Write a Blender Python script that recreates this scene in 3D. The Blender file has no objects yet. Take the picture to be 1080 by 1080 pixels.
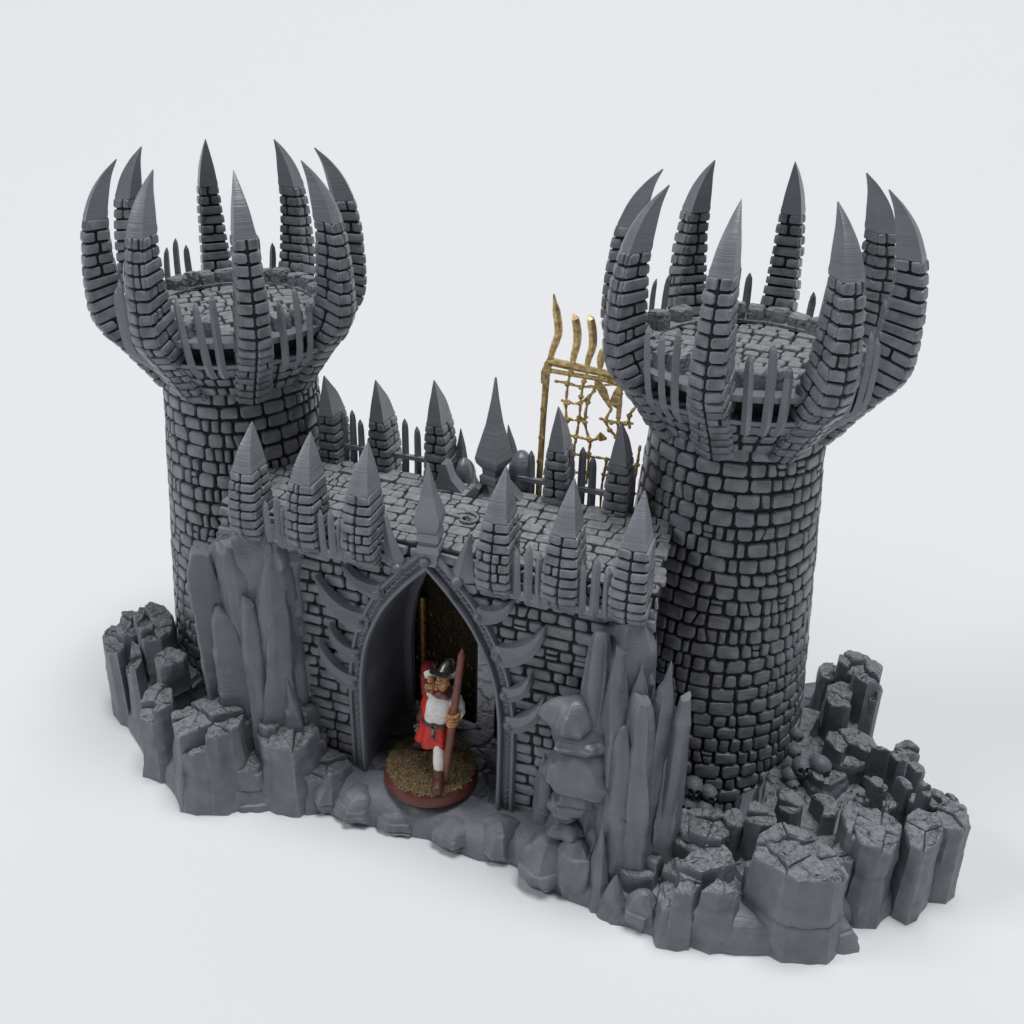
import bpy, bmesh, math, random
import numpy as np
from mathutils import Vector, noise
R = math.radians
sc = bpy.context.scene
col = sc.collection
sc.unit_settings.system = 'METRIC'
sc.unit_settings.scale_length = 0.00675      # one unit is 6.75 mm: the castle is a table-top model

# ------------------------------------------------------------------ camera
F, PITCH, YAW, ROLL = 1064.0108, 0.4657, -0.2637, -0.002
CAM = Vector((8.7054, -35.6205, 30.4192)); PPX, PPY = 540-63.1977, 540-45.1239
fw = Vector((math.sin(YAW)*math.cos(PITCH), math.cos(YAW)*math.cos(PITCH), -math.sin(PITCH)))
rt = Vector((math.cos(YAW), -math.sin(YAW), 0)); up = rt.cross(fw)
c_, s_ = math.cos(ROLL), math.sin(ROLL)
rt, up = rt*c_+up*s_, up*c_-rt*s_
cam = bpy.data.objects.new('camera', bpy.data.cameras.new('camera')); col.objects.link(cam)
from mathutils import Matrix
M = Matrix((rt, up, -fw)).transposed().to_4x4(); M.translation = CAM
cam.matrix_world = M
cam.data.sensor_width = 36; cam.data.lens = F/1080*36
cam.data.shift_x = (540-PPX)/1080; cam.data.shift_y = -(540-PPY)/1080
cam.data.clip_start = .5; cam.data.clip_end = 2000
sc.camera = cam

def ray(px, py): return fw + rt*((px-PPX)/F) - up*((py-PPY)/F)
def atZ(px, py, Z):
    d = ray(px, py); return CAM + d*((Z-CAM.z)/d.z)
def atP(px, py, p, n):
    d = ray(px, py); return CAM + d*((Vector(p)-CAM).dot(n)/d.dot(n))
# the gate wall's own frame: u along the wall, v into it, z up
WA = R(-7); E1 = Vector((math.cos(WA), math.sin(WA), 0)); E2 = Vector((-math.sin(WA), math.cos(WA), 0)); WO = Vector((.05, -6.55, 0))
def W(u, v, z): return WO + E1*u + E2*v + Vector((0, 0, z))
def atV(px, py, v): return atP(px, py, WO+E2*v, E2)

# ------------------------------------------------------------------ materials
def mat(name, colr, rough=.5, var=.15, vscale=3., bumps=(), metal=0., spec=.5, col2=None, edge_hi=0.):
    m = bpy.data.materials.new(name); m.use_nodes = True; nt = m.node_tree; n = nt.nodes; l = nt.links
    b = n['Principled BSDF']; b.inputs['Roughness'].default_value = rough; b.inputs['Metallic'].default_value = metal
    b.inputs['Specular IOR Level'].default_value = spec
    tc = n.new('ShaderNodeTexCoord')
    nz = n.new('ShaderNodeTexNoise'); nz.inputs['Scale'].default_value = vscale; nz.inputs['Detail'].default_value = 5
    l.new(tc.outputs['Object'], nz.inputs['Vector'])
    rp = n.new('ShaderNodeValToRGB'); l.new(nz.outputs['Fac'], rp.inputs['Fac'])
    a = colr if col2 is None else col2
    rp.color_ramp.elements[0].position = .32; rp.color_ramp.elements[1].position = .68
    rp.color_ramp.elements[0].color = (*[x*(1-var) for x in a], 1); rp.color_ramp.elements[1].color = (*[x*(1+var) for x in colr], 1)
    out = rp.outputs['Color']
    if edge_hi:                                                        # dry-brush look: bright edge highlights put into the colour
        ge = n.new('ShaderNodeNewGeometry'); mr = n.new('ShaderNodeMapRange'); mr.inputs['From Min'].default_value = .53; mr.inputs['From Max'].default_value = .64; mr.inputs['To Max'].default_value = edge_hi
        l.new(ge.outputs['Pointiness'], mr.inputs['Value'])
        mx = n.new('ShaderNodeMix'); mx.data_type = 'RGBA'; l.new(mr.outputs['Result'], mx.inputs['Factor']); l.new(out, mx.inputs['A']); mx.inputs['B'].default_value = (.42, .44, .48, 1); out = mx.outputs['Result']
    l.new(out, b.inputs['Base Color'])
    prev = None
    for kind, scale, strength, dist in bumps:
        t = n.new('ShaderNodeTexVoronoi' if kind in ('crack', 'pit') else 'ShaderNodeTexNoise')
        t.inputs['Scale'].default_value = 1.0 if isinstance(scale, tuple) else scale
        src = tc.outputs['Object']
        if isinstance(scale, tuple):
            mp = n.new('ShaderNodeMapping'); mp.inputs['Scale'].default_value = scale; l.new(src, mp.inputs['Vector']); src = mp.outputs['Vector']
        if kind == 'crack':
            ad = n.new('ShaderNodeVectorMath'); ad.operation = 'ADD'; q = n.new('ShaderNodeTexNoise'); q.inputs['Scale'].default_value = 1.3; l.new(src, q.inputs['Vector'])
            l.new(src, ad.inputs[0]); l.new(q.outputs['Color'], ad.inputs[1]); src = ad.outputs['Vector']
            t.feature = 'DISTANCE_TO_EDGE'
        else:
            if kind == 'noise': t.inputs['Detail'].default_value = 6
        l.new(src, t.inputs['Vector'])
        out = t.outputs['Distance'] if kind in ('crack', 'pit') else t.outputs['Fac']
        if kind == 'crack':
            cr = n.new('ShaderNodeMapRange'); cr.inputs['From Max'].default_value = .1; l.new(out, cr.inputs['Value']); out = cr.outputs['Result']
        bp = n.new('ShaderNodeBump'); bp.inputs['Strength'].default_value = strength; bp.inputs['Distance'].default_value = dist
        l.new(out, bp.inputs['Height'])
        if prev: l.new(prev.outputs['Normal'], bp.inputs['Normal'])
        prev = bp
    if prev: l.new(prev.outputs['Normal'], b.inputs['Normal'])
    return m
GREY = (.166, .178, .204)
LAYER = ('noise', (.5, .5, 16.), .65, .045)
M_brick = mat('grey_print_brick', (.178, .190, .216), .38, .4, 2.2, (LAYER, ('noise', 9., .3, .03)), edge_hi=0.55)
M_mortar = mat('wash_and_shade_mortar', (.010, .0105, .013), .7, .2, 4.)  # same plastic: dark wash plus shade of the gaps, put into the colour
M_horn = mat('grey_print_horn', (.164, .176, .202), .35, .12, 1.5, (LAYER,), edge_hi=0.35)
M_rock = mat('grey_print_rock', GREY, .47, .16, 1.4, (LAYER, ('noise', 3.5, .35, .08)), edge_hi=0.5)
M_slab = mat('grey_print_slab', (.160, .172, .198), .36, .12, 1.0, (LAYER, ('noise', (3., 3., .6), .25, .06)), edge_hi=0.5)
M_top = mat('grey_print_pitted', (.215, .226, .248), .6, .25, 5., (('crack', .9, .8, .12), ('noise', 6., 1., .16), ('pit', 4., .7, .08)), edge_hi=0.5)
M_pave = mat('grey_print_paving', (.23, .235, .247), .6, .3, 4., (('noise', 6., .9, .09), ('pit', 4., .4, .05)), edge_hi=0.3)
M_smooth = mat('grey_print_smooth', (.122, .133, .158), .33, .08, 1.2, (LAYER,), edge_hi=0.4)
M_gold = mat('antique_gold', (.88, .68, .34), .40, .25, 5., (('noise', 14., .5, .04),), metal=.75, col2=(.58, .40, .17))
M_bronze = mat('dark_bronze', (.030, .022, .010), .42, .5, 5., (('noise', 8., .6, .06),), metal=.6)
M_bronzehi = mat('rubbed_bronze', (.16, .10, .03), .4, .5, 7., (), metal=.8)

# ------------------------------------------------------------------ mesh helpers
class MB:
    def __init__(s): s.v = []; s.f = []; s.m = []; s.sm = []
    def face(s, pts, mi=0, sm=False):
        i = len(s.v); s.v += [Vector(p) for p in pts]; s.f.append(list(range(i, i+len(pts)))); s.m.append(mi); s.sm.append(sm)
    def grid(s, rows, mi=0, closed=True, sm=True, caps=(False, False), mis=None):
        i = len(s.v); n = len(rows[0])
        for r in rows: s.v += [Vector(p) for p in r]
        for a in range(len(rows)-1):
            for b in range(n if closed else n-1):
                b2 = (b+1) % n
                s.f.append([i+a*n+b, i+a*n+b2, i+(a+1)*n+b2, i+(a+1)*n+b]); s.m.append(mi if mis is None else mis[a]); s.sm.append(sm)
        if caps[0]: s.f.append([i+b for b in range(n)][::-1]); s.m.append(mi); s.sm.append(False)
        if caps[1]: s.f.append([i+(len(rows)-1)*n+b for b in range(n)]); s.m.append(mi if mis is None else mis[-1]); s.sm.append(False)
    def box(s, P, x0, x1, y0, y1, z0, z1, mi=0):
        p = [P(x, y, z) for z in (z0, z1) for x, y in ((x0, y0), (x1, y0), (x1, y1), (x0, y1))]
        i = len(s.v); s.v += [Vector(q) for q in p]
        for f in ((3, 2, 1, 0), (4, 5, 6, 7), (0, 1, 5, 4), (1, 2, 6, 5), (2, 3, 7, 6), (3, 0, 4, 7)):
            s.f.append([i+k for k in f]); s.m.append(mi); s.sm.append(False)
    def tube(s, pts, rad, n=8, mi=0, flat=None, sm=True):
        pts = [Vector(p) for p in pts]; rows = []
        rads = rad if isinstance(rad, (list, tuple)) else [rad]*len(pts)
        ref = Vector((0, 0, 1)) if flat is None else Vector(flat[0])
        for k, p in enumerate(pts):
            t = (pts[min(k+1, len(pts)-1)]-pts[max(k-1, 0)]).normalized()
            a = t.cross(ref)
            if a.length < .05: a = t.cross(Vector((.3, 1, .1)))
            a.normalize(); b = a.cross(t).normalized(); k2 = 1. if flat is None else flat[1]
            rows.append([p + a*math.cos(x)*rads[k] + b*math.sin(x)*rads[k]*k2 for x in [2*math.pi*j/n for j in range(n)]])
        s.grid(rows, mi, True, sm, (True, True))
    def build(s, name, mats, parent=None, loc=None, angle=38, weld=False):
        me = bpy.data.meshes.new(name); me.from_pydata([tuple(v) for v in s.v], [], s.f)
        for m in (mats if isinstance(mats, (list, tuple)) else [mats]): me.materials.append(m)
        me.polygons.foreach_set('material_index', s.m); me.polygons.foreach_set('use_smooth', s.sm)
        bm = bmesh.new(); bm.from_mesh(me)
        if weld: bmesh.ops.remove_doubles(bm, verts=bm.verts, dist=1e-4)
        bmesh.ops.recalc_face_normals(bm, faces=bm.faces); bm.to_mesh(me); bm.free()
        if any(s.sm): me.set_sharp_from_angle(angle=R(angle))
        o = bpy.data.objects.new(name, me); col.objects.link(o)
        if parent: o.parent = parent
        if loc: o.location = loc
        return o
def empty(name, loc, rz=0, parent=None):
    o = bpy.data.objects.new(name, None); o.empty_display_size = .3; col.objects.link(o); o.location = loc; o.rotation_euler[2] = rz
    if parent: o.parent = parent
    return o
def tag(o, label, cat, group=None, kind=None):
    if label: o['label'] = label
    if cat: o['category'] = cat
    if group: o['group'] = group
    if kind: o['kind'] = kind
    return o
def interp(tab, x):
    if x <= tab[0][0]: return tab[0][1]
    for (a, b), (c, d) in zip(tab, tab[1:]):
        if x <= c: return b+(d-b)*(x-a)/(c-a)
    return tab[-1][1]
def catmull(pts, n):
    pts = [Vector(p) for p in pts]; P = [pts[0]*2-pts[1]]+pts+[pts[-1]*2-pts[-2]]; out = []
    m = len(pts)-1
    for k in range(n+1):
        t = k/n*m; i = min(int(t), m-1); t -= i; a, b, c, d = P[i:i+4]
        out.append(.5*((2*b)+(c-a)*t+(2*a-5*b+4*c-d)*t*t+(3*b-a-3*c+d)*t**3))
    return out

def brick(mb, f, poly, h, ch, mi, rng, cut=.16, seat=-.03):
    """one raised stone: poly is a 2-d outline, f(a,b,h) carries it to the wall"""
    cx = sum(p[0] for p in poly)/len(poly); cy = sum(p[1] for p in poly)/len(poly)
    ring = []
    n = len(poly)
    for i in range(n):
        p, q, r = poly[i-1], poly[i], poly[(i+1) % n]
        d1 = math.hypot(p[0]-q[0], p[1]-q[1]); d2 = math.hypot(r[0]-q[0], r[1]-q[1]); m = min(d1, d2)*cut*rng.uniform(.6, 1.4)
        ring.append((q[0]+(p[0]-q[0])*m/d1, q[1]+(p[1]-q[1])*m/d1)); ring.append((q[0]+(r[0]-q[0])*m/d2, q[1]+(r[1]-q[1])*m/d2))
    def ins(d):
        o = []
        for x, y in ring:
            L = math.hypot(x-cx, y-cy); k = max(.3, 1-d/L) if L > 1e-6 else 1
            o.append((cx+(x-cx)*k, cy+(y-cy)*k))
        return o
    t1, t2 = rng.uniform(-.12, .12), rng.uniform(-.12, .12)
    rows = [[f(x, y, seat) for x, y in ring], [f(x, y, h*.55) for x, y in ins(ch*.15)], [f(x, y, h*.88) for x, y in ins(ch*.5)], [f(x, y, h*(1+t1*(x-cx)*2+t2*(y-cy)*2)) for x, y in ins(ch*1.15)]]
    mb.grid(rows, mi, True, False, (False, True))
def stones(mb, f, a0, a1, b0, b1, gap, h, ch, mi, rng, jit=.02, pbreak=.12):
    a0 += gap/2; a1 -= gap/2; b0 += gap/2; b1 -= gap/2
    if a1-a0 < .08: return
    j = lambda: rng.uniform(-jit, jit)
    if rng.random() < pbreak and a1-a0 > .55:
        mx = a0+(a1-a0)*rng.uniform(.35, .65); my = b0+(b1-b0)*rng.uniform(.3, .7); s = (b1-b0)*.35; g = gap*.35
        k = rng.uniform(-s, s)*.6; mx = a0+(a1-a0)*rng.uniform(.42, .58)
        brick(mb, f, [(a0, b0), (mx+k-g, b0), (mx-k-g, b1), (a0, b1)], h*rng.uniform(.75, 1), ch, mi, rng)
        if rng.random() < .5: brick(mb, f, [(mx+k+g, b0), (a1, b0), (a1, b1), (mx-k+g, b1)], h*rng.uniform(.6, 1), ch, mi, rng)
        else:
            brick(mb, f, [(mx+k+g, b0), (a1, b0), (a1, my-g), (mx+g, my-g)], h*rng.uniform(.6, 1), ch*.8, mi, rng)
            brick(mb, f, [(mx+g, my+g), (a1, my+g), (a1, b1), (mx-k+g, b1)], h*rng.uniform(.6, 1), ch*.8, mi, rng)
        return
    brick(mb, f, [(a0+j(), b0+j()), (a1+j(), b0+j()), (a1+j(), b1+j()), (a0+j(), b1+j())], h*rng.uniform(.85, 1.12), ch, mi, rng)

# ------------------------------------------------------------------ the castle
castle = empty('toy_castle_gate', (0, 0, 0))
tag(castle, 'dark grey model castle gatehouse with two clawed round towers on a craggy base', 'model castle')

# ---- towers
TR = lambda z: 2.96+.078*(16-z)
def make_shaft(seed):
    rng = random.Random(seed); mb = MB(); N = 96
    rows = []
    for z in np.linspace(0, 15.75, 24):
        rows.append([((TR(z)-.03)*math.cos(2*math.pi*k/N), (TR(z)-.03)*math.sin(2*math.pi*k/N), z) for k in range(N)])
    mb.grid(rows, 0, True, True, (True, True))
    z = -.02
    while z < 15.5:
        hh = rng.uniform(.54, .66); r = TR(z)
        f = lambda a, b, h: Vector(((TR(b)+h)*math.cos(a/r), (TR(b)+h)*math.sin(a/r), b+.04*math.sin(a/r*3+z)))
        C = 2*math.pi*r; a = rng.uniform(0, 1); end = a+C
        while a < end-.05:
            w = rng.choice((.34, .42, .55, .75, .85, .95, .8))*rng.uniform(.9, 1.1)
            if end-a-w < .3: w = end-a
            stones(mb, f, a, a+w, z, z+hh, .105, .13, .045, 1, rng, .03, .18); a += w
        z += hh
    return mb
CLAW_O = [(3.12, 15.2), (3.6, 15.9), (4.1, 16.6), (4.7, 17.35), (5.18, 18.0), (5.33, 18.7), (5.32, 19.8), (5.24, 20.9), (5.04, 21.95), (4.70, 22.85), (4.25, 23.5), (3.70, 24.02)]
CLAW_I = [(2.9, 15.6), (3.1, 16.1), (3.4, 16.9), (3.75, 17.7), (4.05, 18.4), (4.25, 19.1), (4.34, 20.0), (4.40, 21.0), (4.34, 22.0), (4.14, 22.85), (3.92, 23.5), (3.66, 24.0)]
def horned_pier(mb, outer, inner, wtab, ridge, tcap, ncourse, P, rng, gap=.085, h=.085, bpc=(1, 2), depth_split=(1, 2)):
    """brick pier that ends in a smooth horn. P(x across, r outward, z)"""
    n = 60; O = catmull([(a, b, 0) for a, b in outer], n); I = catmull([(a, b, 0) for a, b in inner], n)
    def at(L, t):
        k = max(0, min(.9999, t))*n; i = int(k); return L[i].lerp(L[min(i+1, n)], k-i)
    def sec(t, shrink=0., grow=0.):
        o, i = at(O, t), at(I, t); w = max(.004, interp(wtab, t)/2-shrink+grow); d = (o-i); dl = max(d.length, 1e-4); e = d/dl
        o2 = o-e*min(shrink, dl*.4)+e*grow; i2 = i+e*min(shrink, dl*.4)-e*grow; rg = ridge*interp(wtab, t)
        return [P(-w, i2.x, i2.y), P(-w, o2.x, o2.y), P(0, o2.x+e.x*rg, o2.y+e.y*rg), P(w, o2.x, o2.y), P(w, i2.x, i2.y)]
    acc = [0.]
    for a, b in zip(O, O[1:]): acc.append(acc[-1]+(b-a).length)
    tab = [(l, k/n) for k, l in enumerate(acc)]; inv = [(k/n, l) for k, l in enumerate(acc)]; lcap = interp(inv, tcap)
    ts = np.linspace(0, tcap+.02, 18)
    mb.grid([sec(t, .03) for t in ts], 0, True, False, (True, True))
    # horn
    ts = [tcap-.004, tcap+.012]+list(np.linspace(tcap+.03, 1, 12)); rows = []
    for k, t in enumerate(ts): rows.append(sec(t, 0, (.03, .05)[k] if k < 2 else max(0, .045*(1-k/8))))
    mb.grid(rows, 2, True, True, (True, True))
    # bricks
    for cidx in range(ncourse):
        t0, t1 = interp(tab, lcap*cidx/ncourse), interp(tab, lcap*(cidx+1)/ncourse)
        for side in range(5):
            A0, B0 = sec(t0)[side], sec(t0)[(side+1) % 5]; A1, B1 = sec(t1)[side], sec(t1)[(side+1) % 5]
            L = (B0-A0).length; Hh = ((A1-A0).length+(B1-B0).length)/2
            nrm = (B0-A0).cross(A1-A0)
            if L < .12 or nrm.length < 1e-6: continue
            cen = (A0+B0+A1+B1)/4; mid = sum(sec((t0+t1)/2), Vector())/5
            nrm.normalize()
            if nrm.dot(cen-mid) < 0: nrm = -nrm
            f = lambda a, b, hh: A0.lerp(B0, a/L).lerp(A1.lerp(B1, a/L), b/Hh)+nrm*hh
            ends = (-h*.7, L+h*.7); hb = h*rng.uniform(.75, 1.2)
            if side in (1, 2):
                first, last = (ends[0], L) if side == 1 else (0, ends[1])
                k = 1 if L < .78 and rng.random() < .8 else 2
                cut = [first, last] if k == 1 else [first, first+(last-first)*rng.uniform(.35, .65), last]
                if k == 1: pass
            else:
                k = rng.choice(depth_split if side != 4 else (2, 2, 1)) if L > .5 else 1
                cut = [ends[0]]+[ends[0]+(ends[1]-ends[0])*(q/k+rng.uniform(-.1, .1)) for q in range(1, k)]+[ends[1]]
            for a, b in zip(cut, cut[1:]): stones(mb, f, a, b, 0, Hh, gap, hb, .055, 1, rng, .015, .04)
def make_claw(seed):
    rng = random.Random(seed); mb = MB()
    horned_pier(mb, CLAW_O, CLAW_I, [(0, 1.2), (.2, 1.24), (.4, 1.10), (.6, .86), (.72, .70), (.8, .55), (.9, .30), (1, .02)], (.16), .73, 17, lambda x, r, z: Vector((r, x, z)), rng)
    return mb
def make_bowl(seed):
    rng = random.Random(seed); mb = MB(); N = 96
    BR = [(15.4, 3.04), (16.0, 3.42), (16.6, 3.95), (17.0, 4.25)]
    rr = lambda z: interp(BR, z)
    rows = [[((r)*math.cos(2*math.pi*k/N), (r)*math.sin(2*math.pi*k/N), z) for k in range(N)] for r, z in
            ((2.9, 15.3), (rr(15.6), 15.6), (rr(16.0), 16.0), (rr(16.5), 16.5), (4.2, 16.95), (4.38, 17.0), (4.42, 17.16), (3.9, 17.2), (3.9, 17.75), (4.42, 17.82), (4.46, 18.05), (3.7, 18.08), (3.6, 17.9), (.01, 17.88))]
    mb.grid(rows, 0, True, False, (True, False), mis=[0, 0, 0, 0, 2, 2, 2, 0, 2, 2, 2, 2, 0])
    for z in (15.45, 15.98, 16.5):
        r0 = rr(z+.25); f = lambda a, b, h: Vector(((rr(b)+h)*math.cos(a/r0), (rr(b)+h)*math.sin(a/r0), b-h*.3))
        a = 0; C = 2*math.pi*r0
        while a < C-.05:
            w = rng.choice((.45, .6, .8, .9))
            if C-a-w < .35: w = C-a
            stones(mb, f, a, a+w, z, z+.5, .11, .1, .06, 1, rng, .02, .08); a += w
    return mb
def make_platform(seed):
    rng = random.Random(seed); mb = MB()
    f = lambda a, b, h: Vector((a, b, 17.9+h))
    y = -3.4
    while y < 3.3:
        hh = rng.uniform(.45, .65); X = math.sqrt(max(0, 3.5**2-max(abs(y), abs(y+hh))**2)); x = -X
        while x < X-.1:
            w = rng.uniform(.45, 1.0)
            if X-x-w < .3: w = X-x
            stones(mb, f, x, x+w, y, y+hh, .07, rng.uniform(.1, .17), .05, 0, rng, .03, .4); x += w
        y += hh
    return mb
def make_rim(seed):                                            # loose ring of coping stones behind the fence
    rng = random.Random(seed); mb = MB(); a = 0
    while a < 6.2:
        w = rng.uniform(.14, .26); r0, r1 = rng.uniform(3.2, 3.35), rng.uniform(3.85, 4.1); z0 = 18.02+rng.uniform(-.03, .1)
        f = lambda x, y, h: Vector((y*math.cos(x/3.5), y*math.sin(x/3.5), z0+h))
        if rng.random() > .1: brick(mb, f, [(a*3.5+.03, r0), ((a+w)*3.5-.03, r0), ((a+w)*3.5-.03, r1), (a*3.5+.03, r1)], rng.uniform(.42, .7), .07, 0, rng, .14)
        a += w
    mb.grid([[(r*math.cos(2*math.pi*k/64), r*math.sin(2*math.pi*k/64), z) for k in range(64)] for r, z in ((3.7, 18.0), (3.7, 18.12), (3.2, 18.12), (3.2, 18.0))], 0, True, False)
    return mb
def make_fence(seed, offs):
    rng = random.Random(seed); mb = MB()
    for da, ztop in offs:
        a = da; prof = [(16.5, 3.95), (17.0, 4.38), (17.5, 4.5), (18.1, 4.56), (18.8, 4.6), (ztop-.45, 4.6), (ztop-.2, 4.58), (ztop, 4.54)]
        wd = [.15, .16, .16, .155, .15, .14, .115, .025]
        rows = []
        tw = rng.uniform(-.02, .02)
        for k, (z, r) in enumerate(prof):
            w = wd[k]; aa = a+tw*(z-17)
            t = Vector((-math.sin(aa), math.cos(aa), 0)); rd = Vector((math.cos(aa), math.sin(aa), 0)); c = rd*r+Vector((0, 0, z))
            rows.append([c+t*w, c+rd*w*.9, c-t*w, c-rd*w*.9])
        mb.grid(rows, 0, True, False, (True, True))
    return mb
def make_tower(loc, rz):
    t = empty('tower', loc, rz, castle)
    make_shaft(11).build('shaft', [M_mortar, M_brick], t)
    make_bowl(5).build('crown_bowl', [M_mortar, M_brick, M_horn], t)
    make_platform(8).build('platform', [M_pave], t); make_rim(9).build('coping', [M_top], t)
    claws = [make_claw(s) for s in (21, 22, 23)]; first = [None]*3
    fences = [((-.125, 19.6), (0, 19.95), (.125, 19.65)), ((-.13, 19.7), (.01, 19.6), (.12, 19.9)), ((-.12, 19.5), (0.02, 19.85), (.13, 19.2))]
    ff = [None]*3
    for k in range(8):
        i = k % 3; a = k*math.pi/4
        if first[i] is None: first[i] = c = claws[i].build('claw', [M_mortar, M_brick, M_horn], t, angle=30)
        else: c = first[i].copy(); col.objects.link(c); c.parent = t
        c.rotation_euler[2] = a
        if ff[i] is None: ff[i] = c = make_fence(30+i, fences[i]).build('fence', [M_horn], t)
        else: c = ff[i].copy(); col.objects.link(c); c.parent = t
        c.rotation_euler[2] = a+math.pi/8
    return t
tw1 = make_tower((-10, 0, 0), 3.7479)
tw2 = tw1.copy(); col.objects.link(tw2); tw2.location = (10, 0, 0); tw2.rotation_euler[2] = 2.8972
for ch in list(tw1.children):
    c = ch.copy(); col.objects.link(c); c.parent = tw2
tw1['label'] = 'round brick tower at the farther end of the wall, with smooth tall slabs at its foot'
tw2['label'] = 'round brick tower at the nearer end of the wall, with skulls heaped at its foot'

# ---- gate wall
gw = empty('gate_wall', (0, 0, 0), 0, castle)
ARCH = [(1.2, 2.78), (5, 2.78), (6.5, 2.66), (7.6, 2.44), (8.5, 2.1), (9.4, 1.64), (10.4, .90), (11.35, .03)]
archpts = catmull([(u, z, 0) for z, u in ARCH], 36)
def arch_u(z): return interp([(p.y, p.x) for p in archpts], z)
UL, UR, VD, ZW = -8.7, 8.1, 5.0, 12.1
URB = 7.35                                                          # the wall's nearer end is cut on the slant
def make_wall():
    mb = MB(); rng = random.Random(3)
    path = [(p.x, p.y) for p in archpts]+[(-p.x, p.y) for p in reversed(archpts)]
    # side piers by strips so the arch stays a clean opening
    zs = [p.y for p in archpts]
    for s, U in ((1, UR), (-1, UL)):
        for k in range(len(archpts)-1):
            p, q = archpts[k], archpts[k+1]
            for v in (0, VD):
                Q = URB if (s > 0 and v) else U
                mb.face([W(s*p.x, v, p.y), W(Q, v, p.y), W(Q, v, q.y), W(s*q.x, v, q.y)])
            mb.face([W(s*p.x, 0, p.y), W(s*p.x, VD, p.y), W(s*q.x, VD, q.y), W(s*q.x, 0, q.y)], 2, True)
        Q = URB if s > 0 else U; mb.face([W(U, 0, zs[0]), W(Q, VD, zs[0]), W(Q, VD, ZW), W(U, 0, ZW)])
    z1 = zs[-1]
    for v in (0, VD): Q = URB if v else UR; mb.face([W(UL, v, z1), W(Q, v, z1), W(Q, v, ZW), W(UL, v, ZW)])
    mb.face([W(UL, 0, ZW), W(UR, 0, ZW), W(URB, VD, ZW), W(UL, VD, ZW)])
    f = lambda a, b, h: W(a, -h, b)
    z = 1.05; row = 0
    while z < 11.8:
        hh = min(rng.uniform(.46, .54), 12.06-z)
        for s, U in ((1, UR), (-1, -UL)):
            a = arch_u(z+hh/2)+.55 if z < 11.2 else .2; a -= rng.uniform(0, .3)
            while a < U-.1:
                w = rng.choice((.6, .85, 1.0, 1.1, .95))*rng.uniform(.9, 1.1); w = min(w, U-a)
                if s > 0: stones(mb, f, a, a+w, z, z+hh, .10, .13, .045, 1, rng, .03, .25)
                else: stones(mb, f, -a-w, -a, z, z+hh, .10, .13, .045, 1, rng, .03, .25)
                a += w
        z += hh
    return mb
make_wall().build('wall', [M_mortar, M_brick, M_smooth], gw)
mb = MB(); rng = random.Random(6)                                  # wall walk flagstones
f = lambda a, b, h: W(a, b, ZW+h-.02)
v = .02
while v < 4.95:
    hh = min(rng.uniform(.42, .6), 5.0-v+.01); u = UL
    if hh < .2: break
    while u < 7.9-.1*v:
        w = min(rng.uniform(.45, 1.0), 8.2-.15*v-u); stones(mb, f, u, u+w, v, v+hh, .05, rng.uniform(.09, .135), .025, 0, rng, .05, .35); u += w
    v += hh
mb.build('wall_walk', [M_pave], gw)
# low carved swirl on the wall walk
mb = MB()
for k, (u0, v0, s) in enumerate(((.55, 2.2, 1), (1.5, 2.6, -1))):
    pts = [W(u0+s*(.08+.045*t)*math.cos(t), v0+(.08+.045*t)*math.sin(t), ZW+.16) for t in np.linspace(0, 9, 40)]
    mb.tube(pts, .05, 6)
mb.build('carved_swirl', [M_pave], gw)

MERL_O = [(-.02, 10.85), (.42, 11.15), (.78, 11.6), (.86, 12.2), (.78, 13.0), (.64, 13.7), (.5, 14.2), (.24, 14.8), (-.1, 15.25), (-.38, 15.6)]   # outward distance from the wall face, height
MERL_I = [(-.3, 11.0), (-.35, 11.3), (-.4, 11.7), (-.42, 12.2), (-.42, 13.0), (-.42, 13.7), (-.42, 14.2), (-.42, 14.8), (-.42, 15.25), (-.41, 15.6)]
def merlon(u, face, seed, scale=1., dz=0, lean=0, wid=1.):
    rng = random.Random(seed); mb = MB()
    P = (lambda x, r, z: W(u+x+lean*(z-12), -r, z+dz)) if face == 0 else (lambda x, r, z: W(u+x+lean*(z-12), VD+r, z+dz))
    zt = lambda L: [(a, 10.85+(b-10.85)*scale) for a, b in L]
    horned_pier(mb, zt(MERL_O), zt(MERL_I), [(0, 1.06*wid), (.2, 1.12*wid), (.45, 1.0*wid), (.62, .76*wid), (.72, .60*wid), (.85, .32*wid), (.94, .15*wid), (1, .03)], .10, .62, 10, P, rng, .07, .085)
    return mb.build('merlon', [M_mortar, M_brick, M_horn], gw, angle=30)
for k, u in enumerate((-7.12, -4.72, -2.46, 2.6, 4.92, 7.2)): merlon(u, 0, 50+k)
for k, (u, s, dz) in enumerate(((-6.75, 1., 0), (-4.5, 1.02, .05), (-2.05, 1.08, .1), (2.8, 1.04, .0), (5.12, 1., 0))): merlon(u+.3, 1, 60+k, s*1.07, dz, wid=.74)
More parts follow.
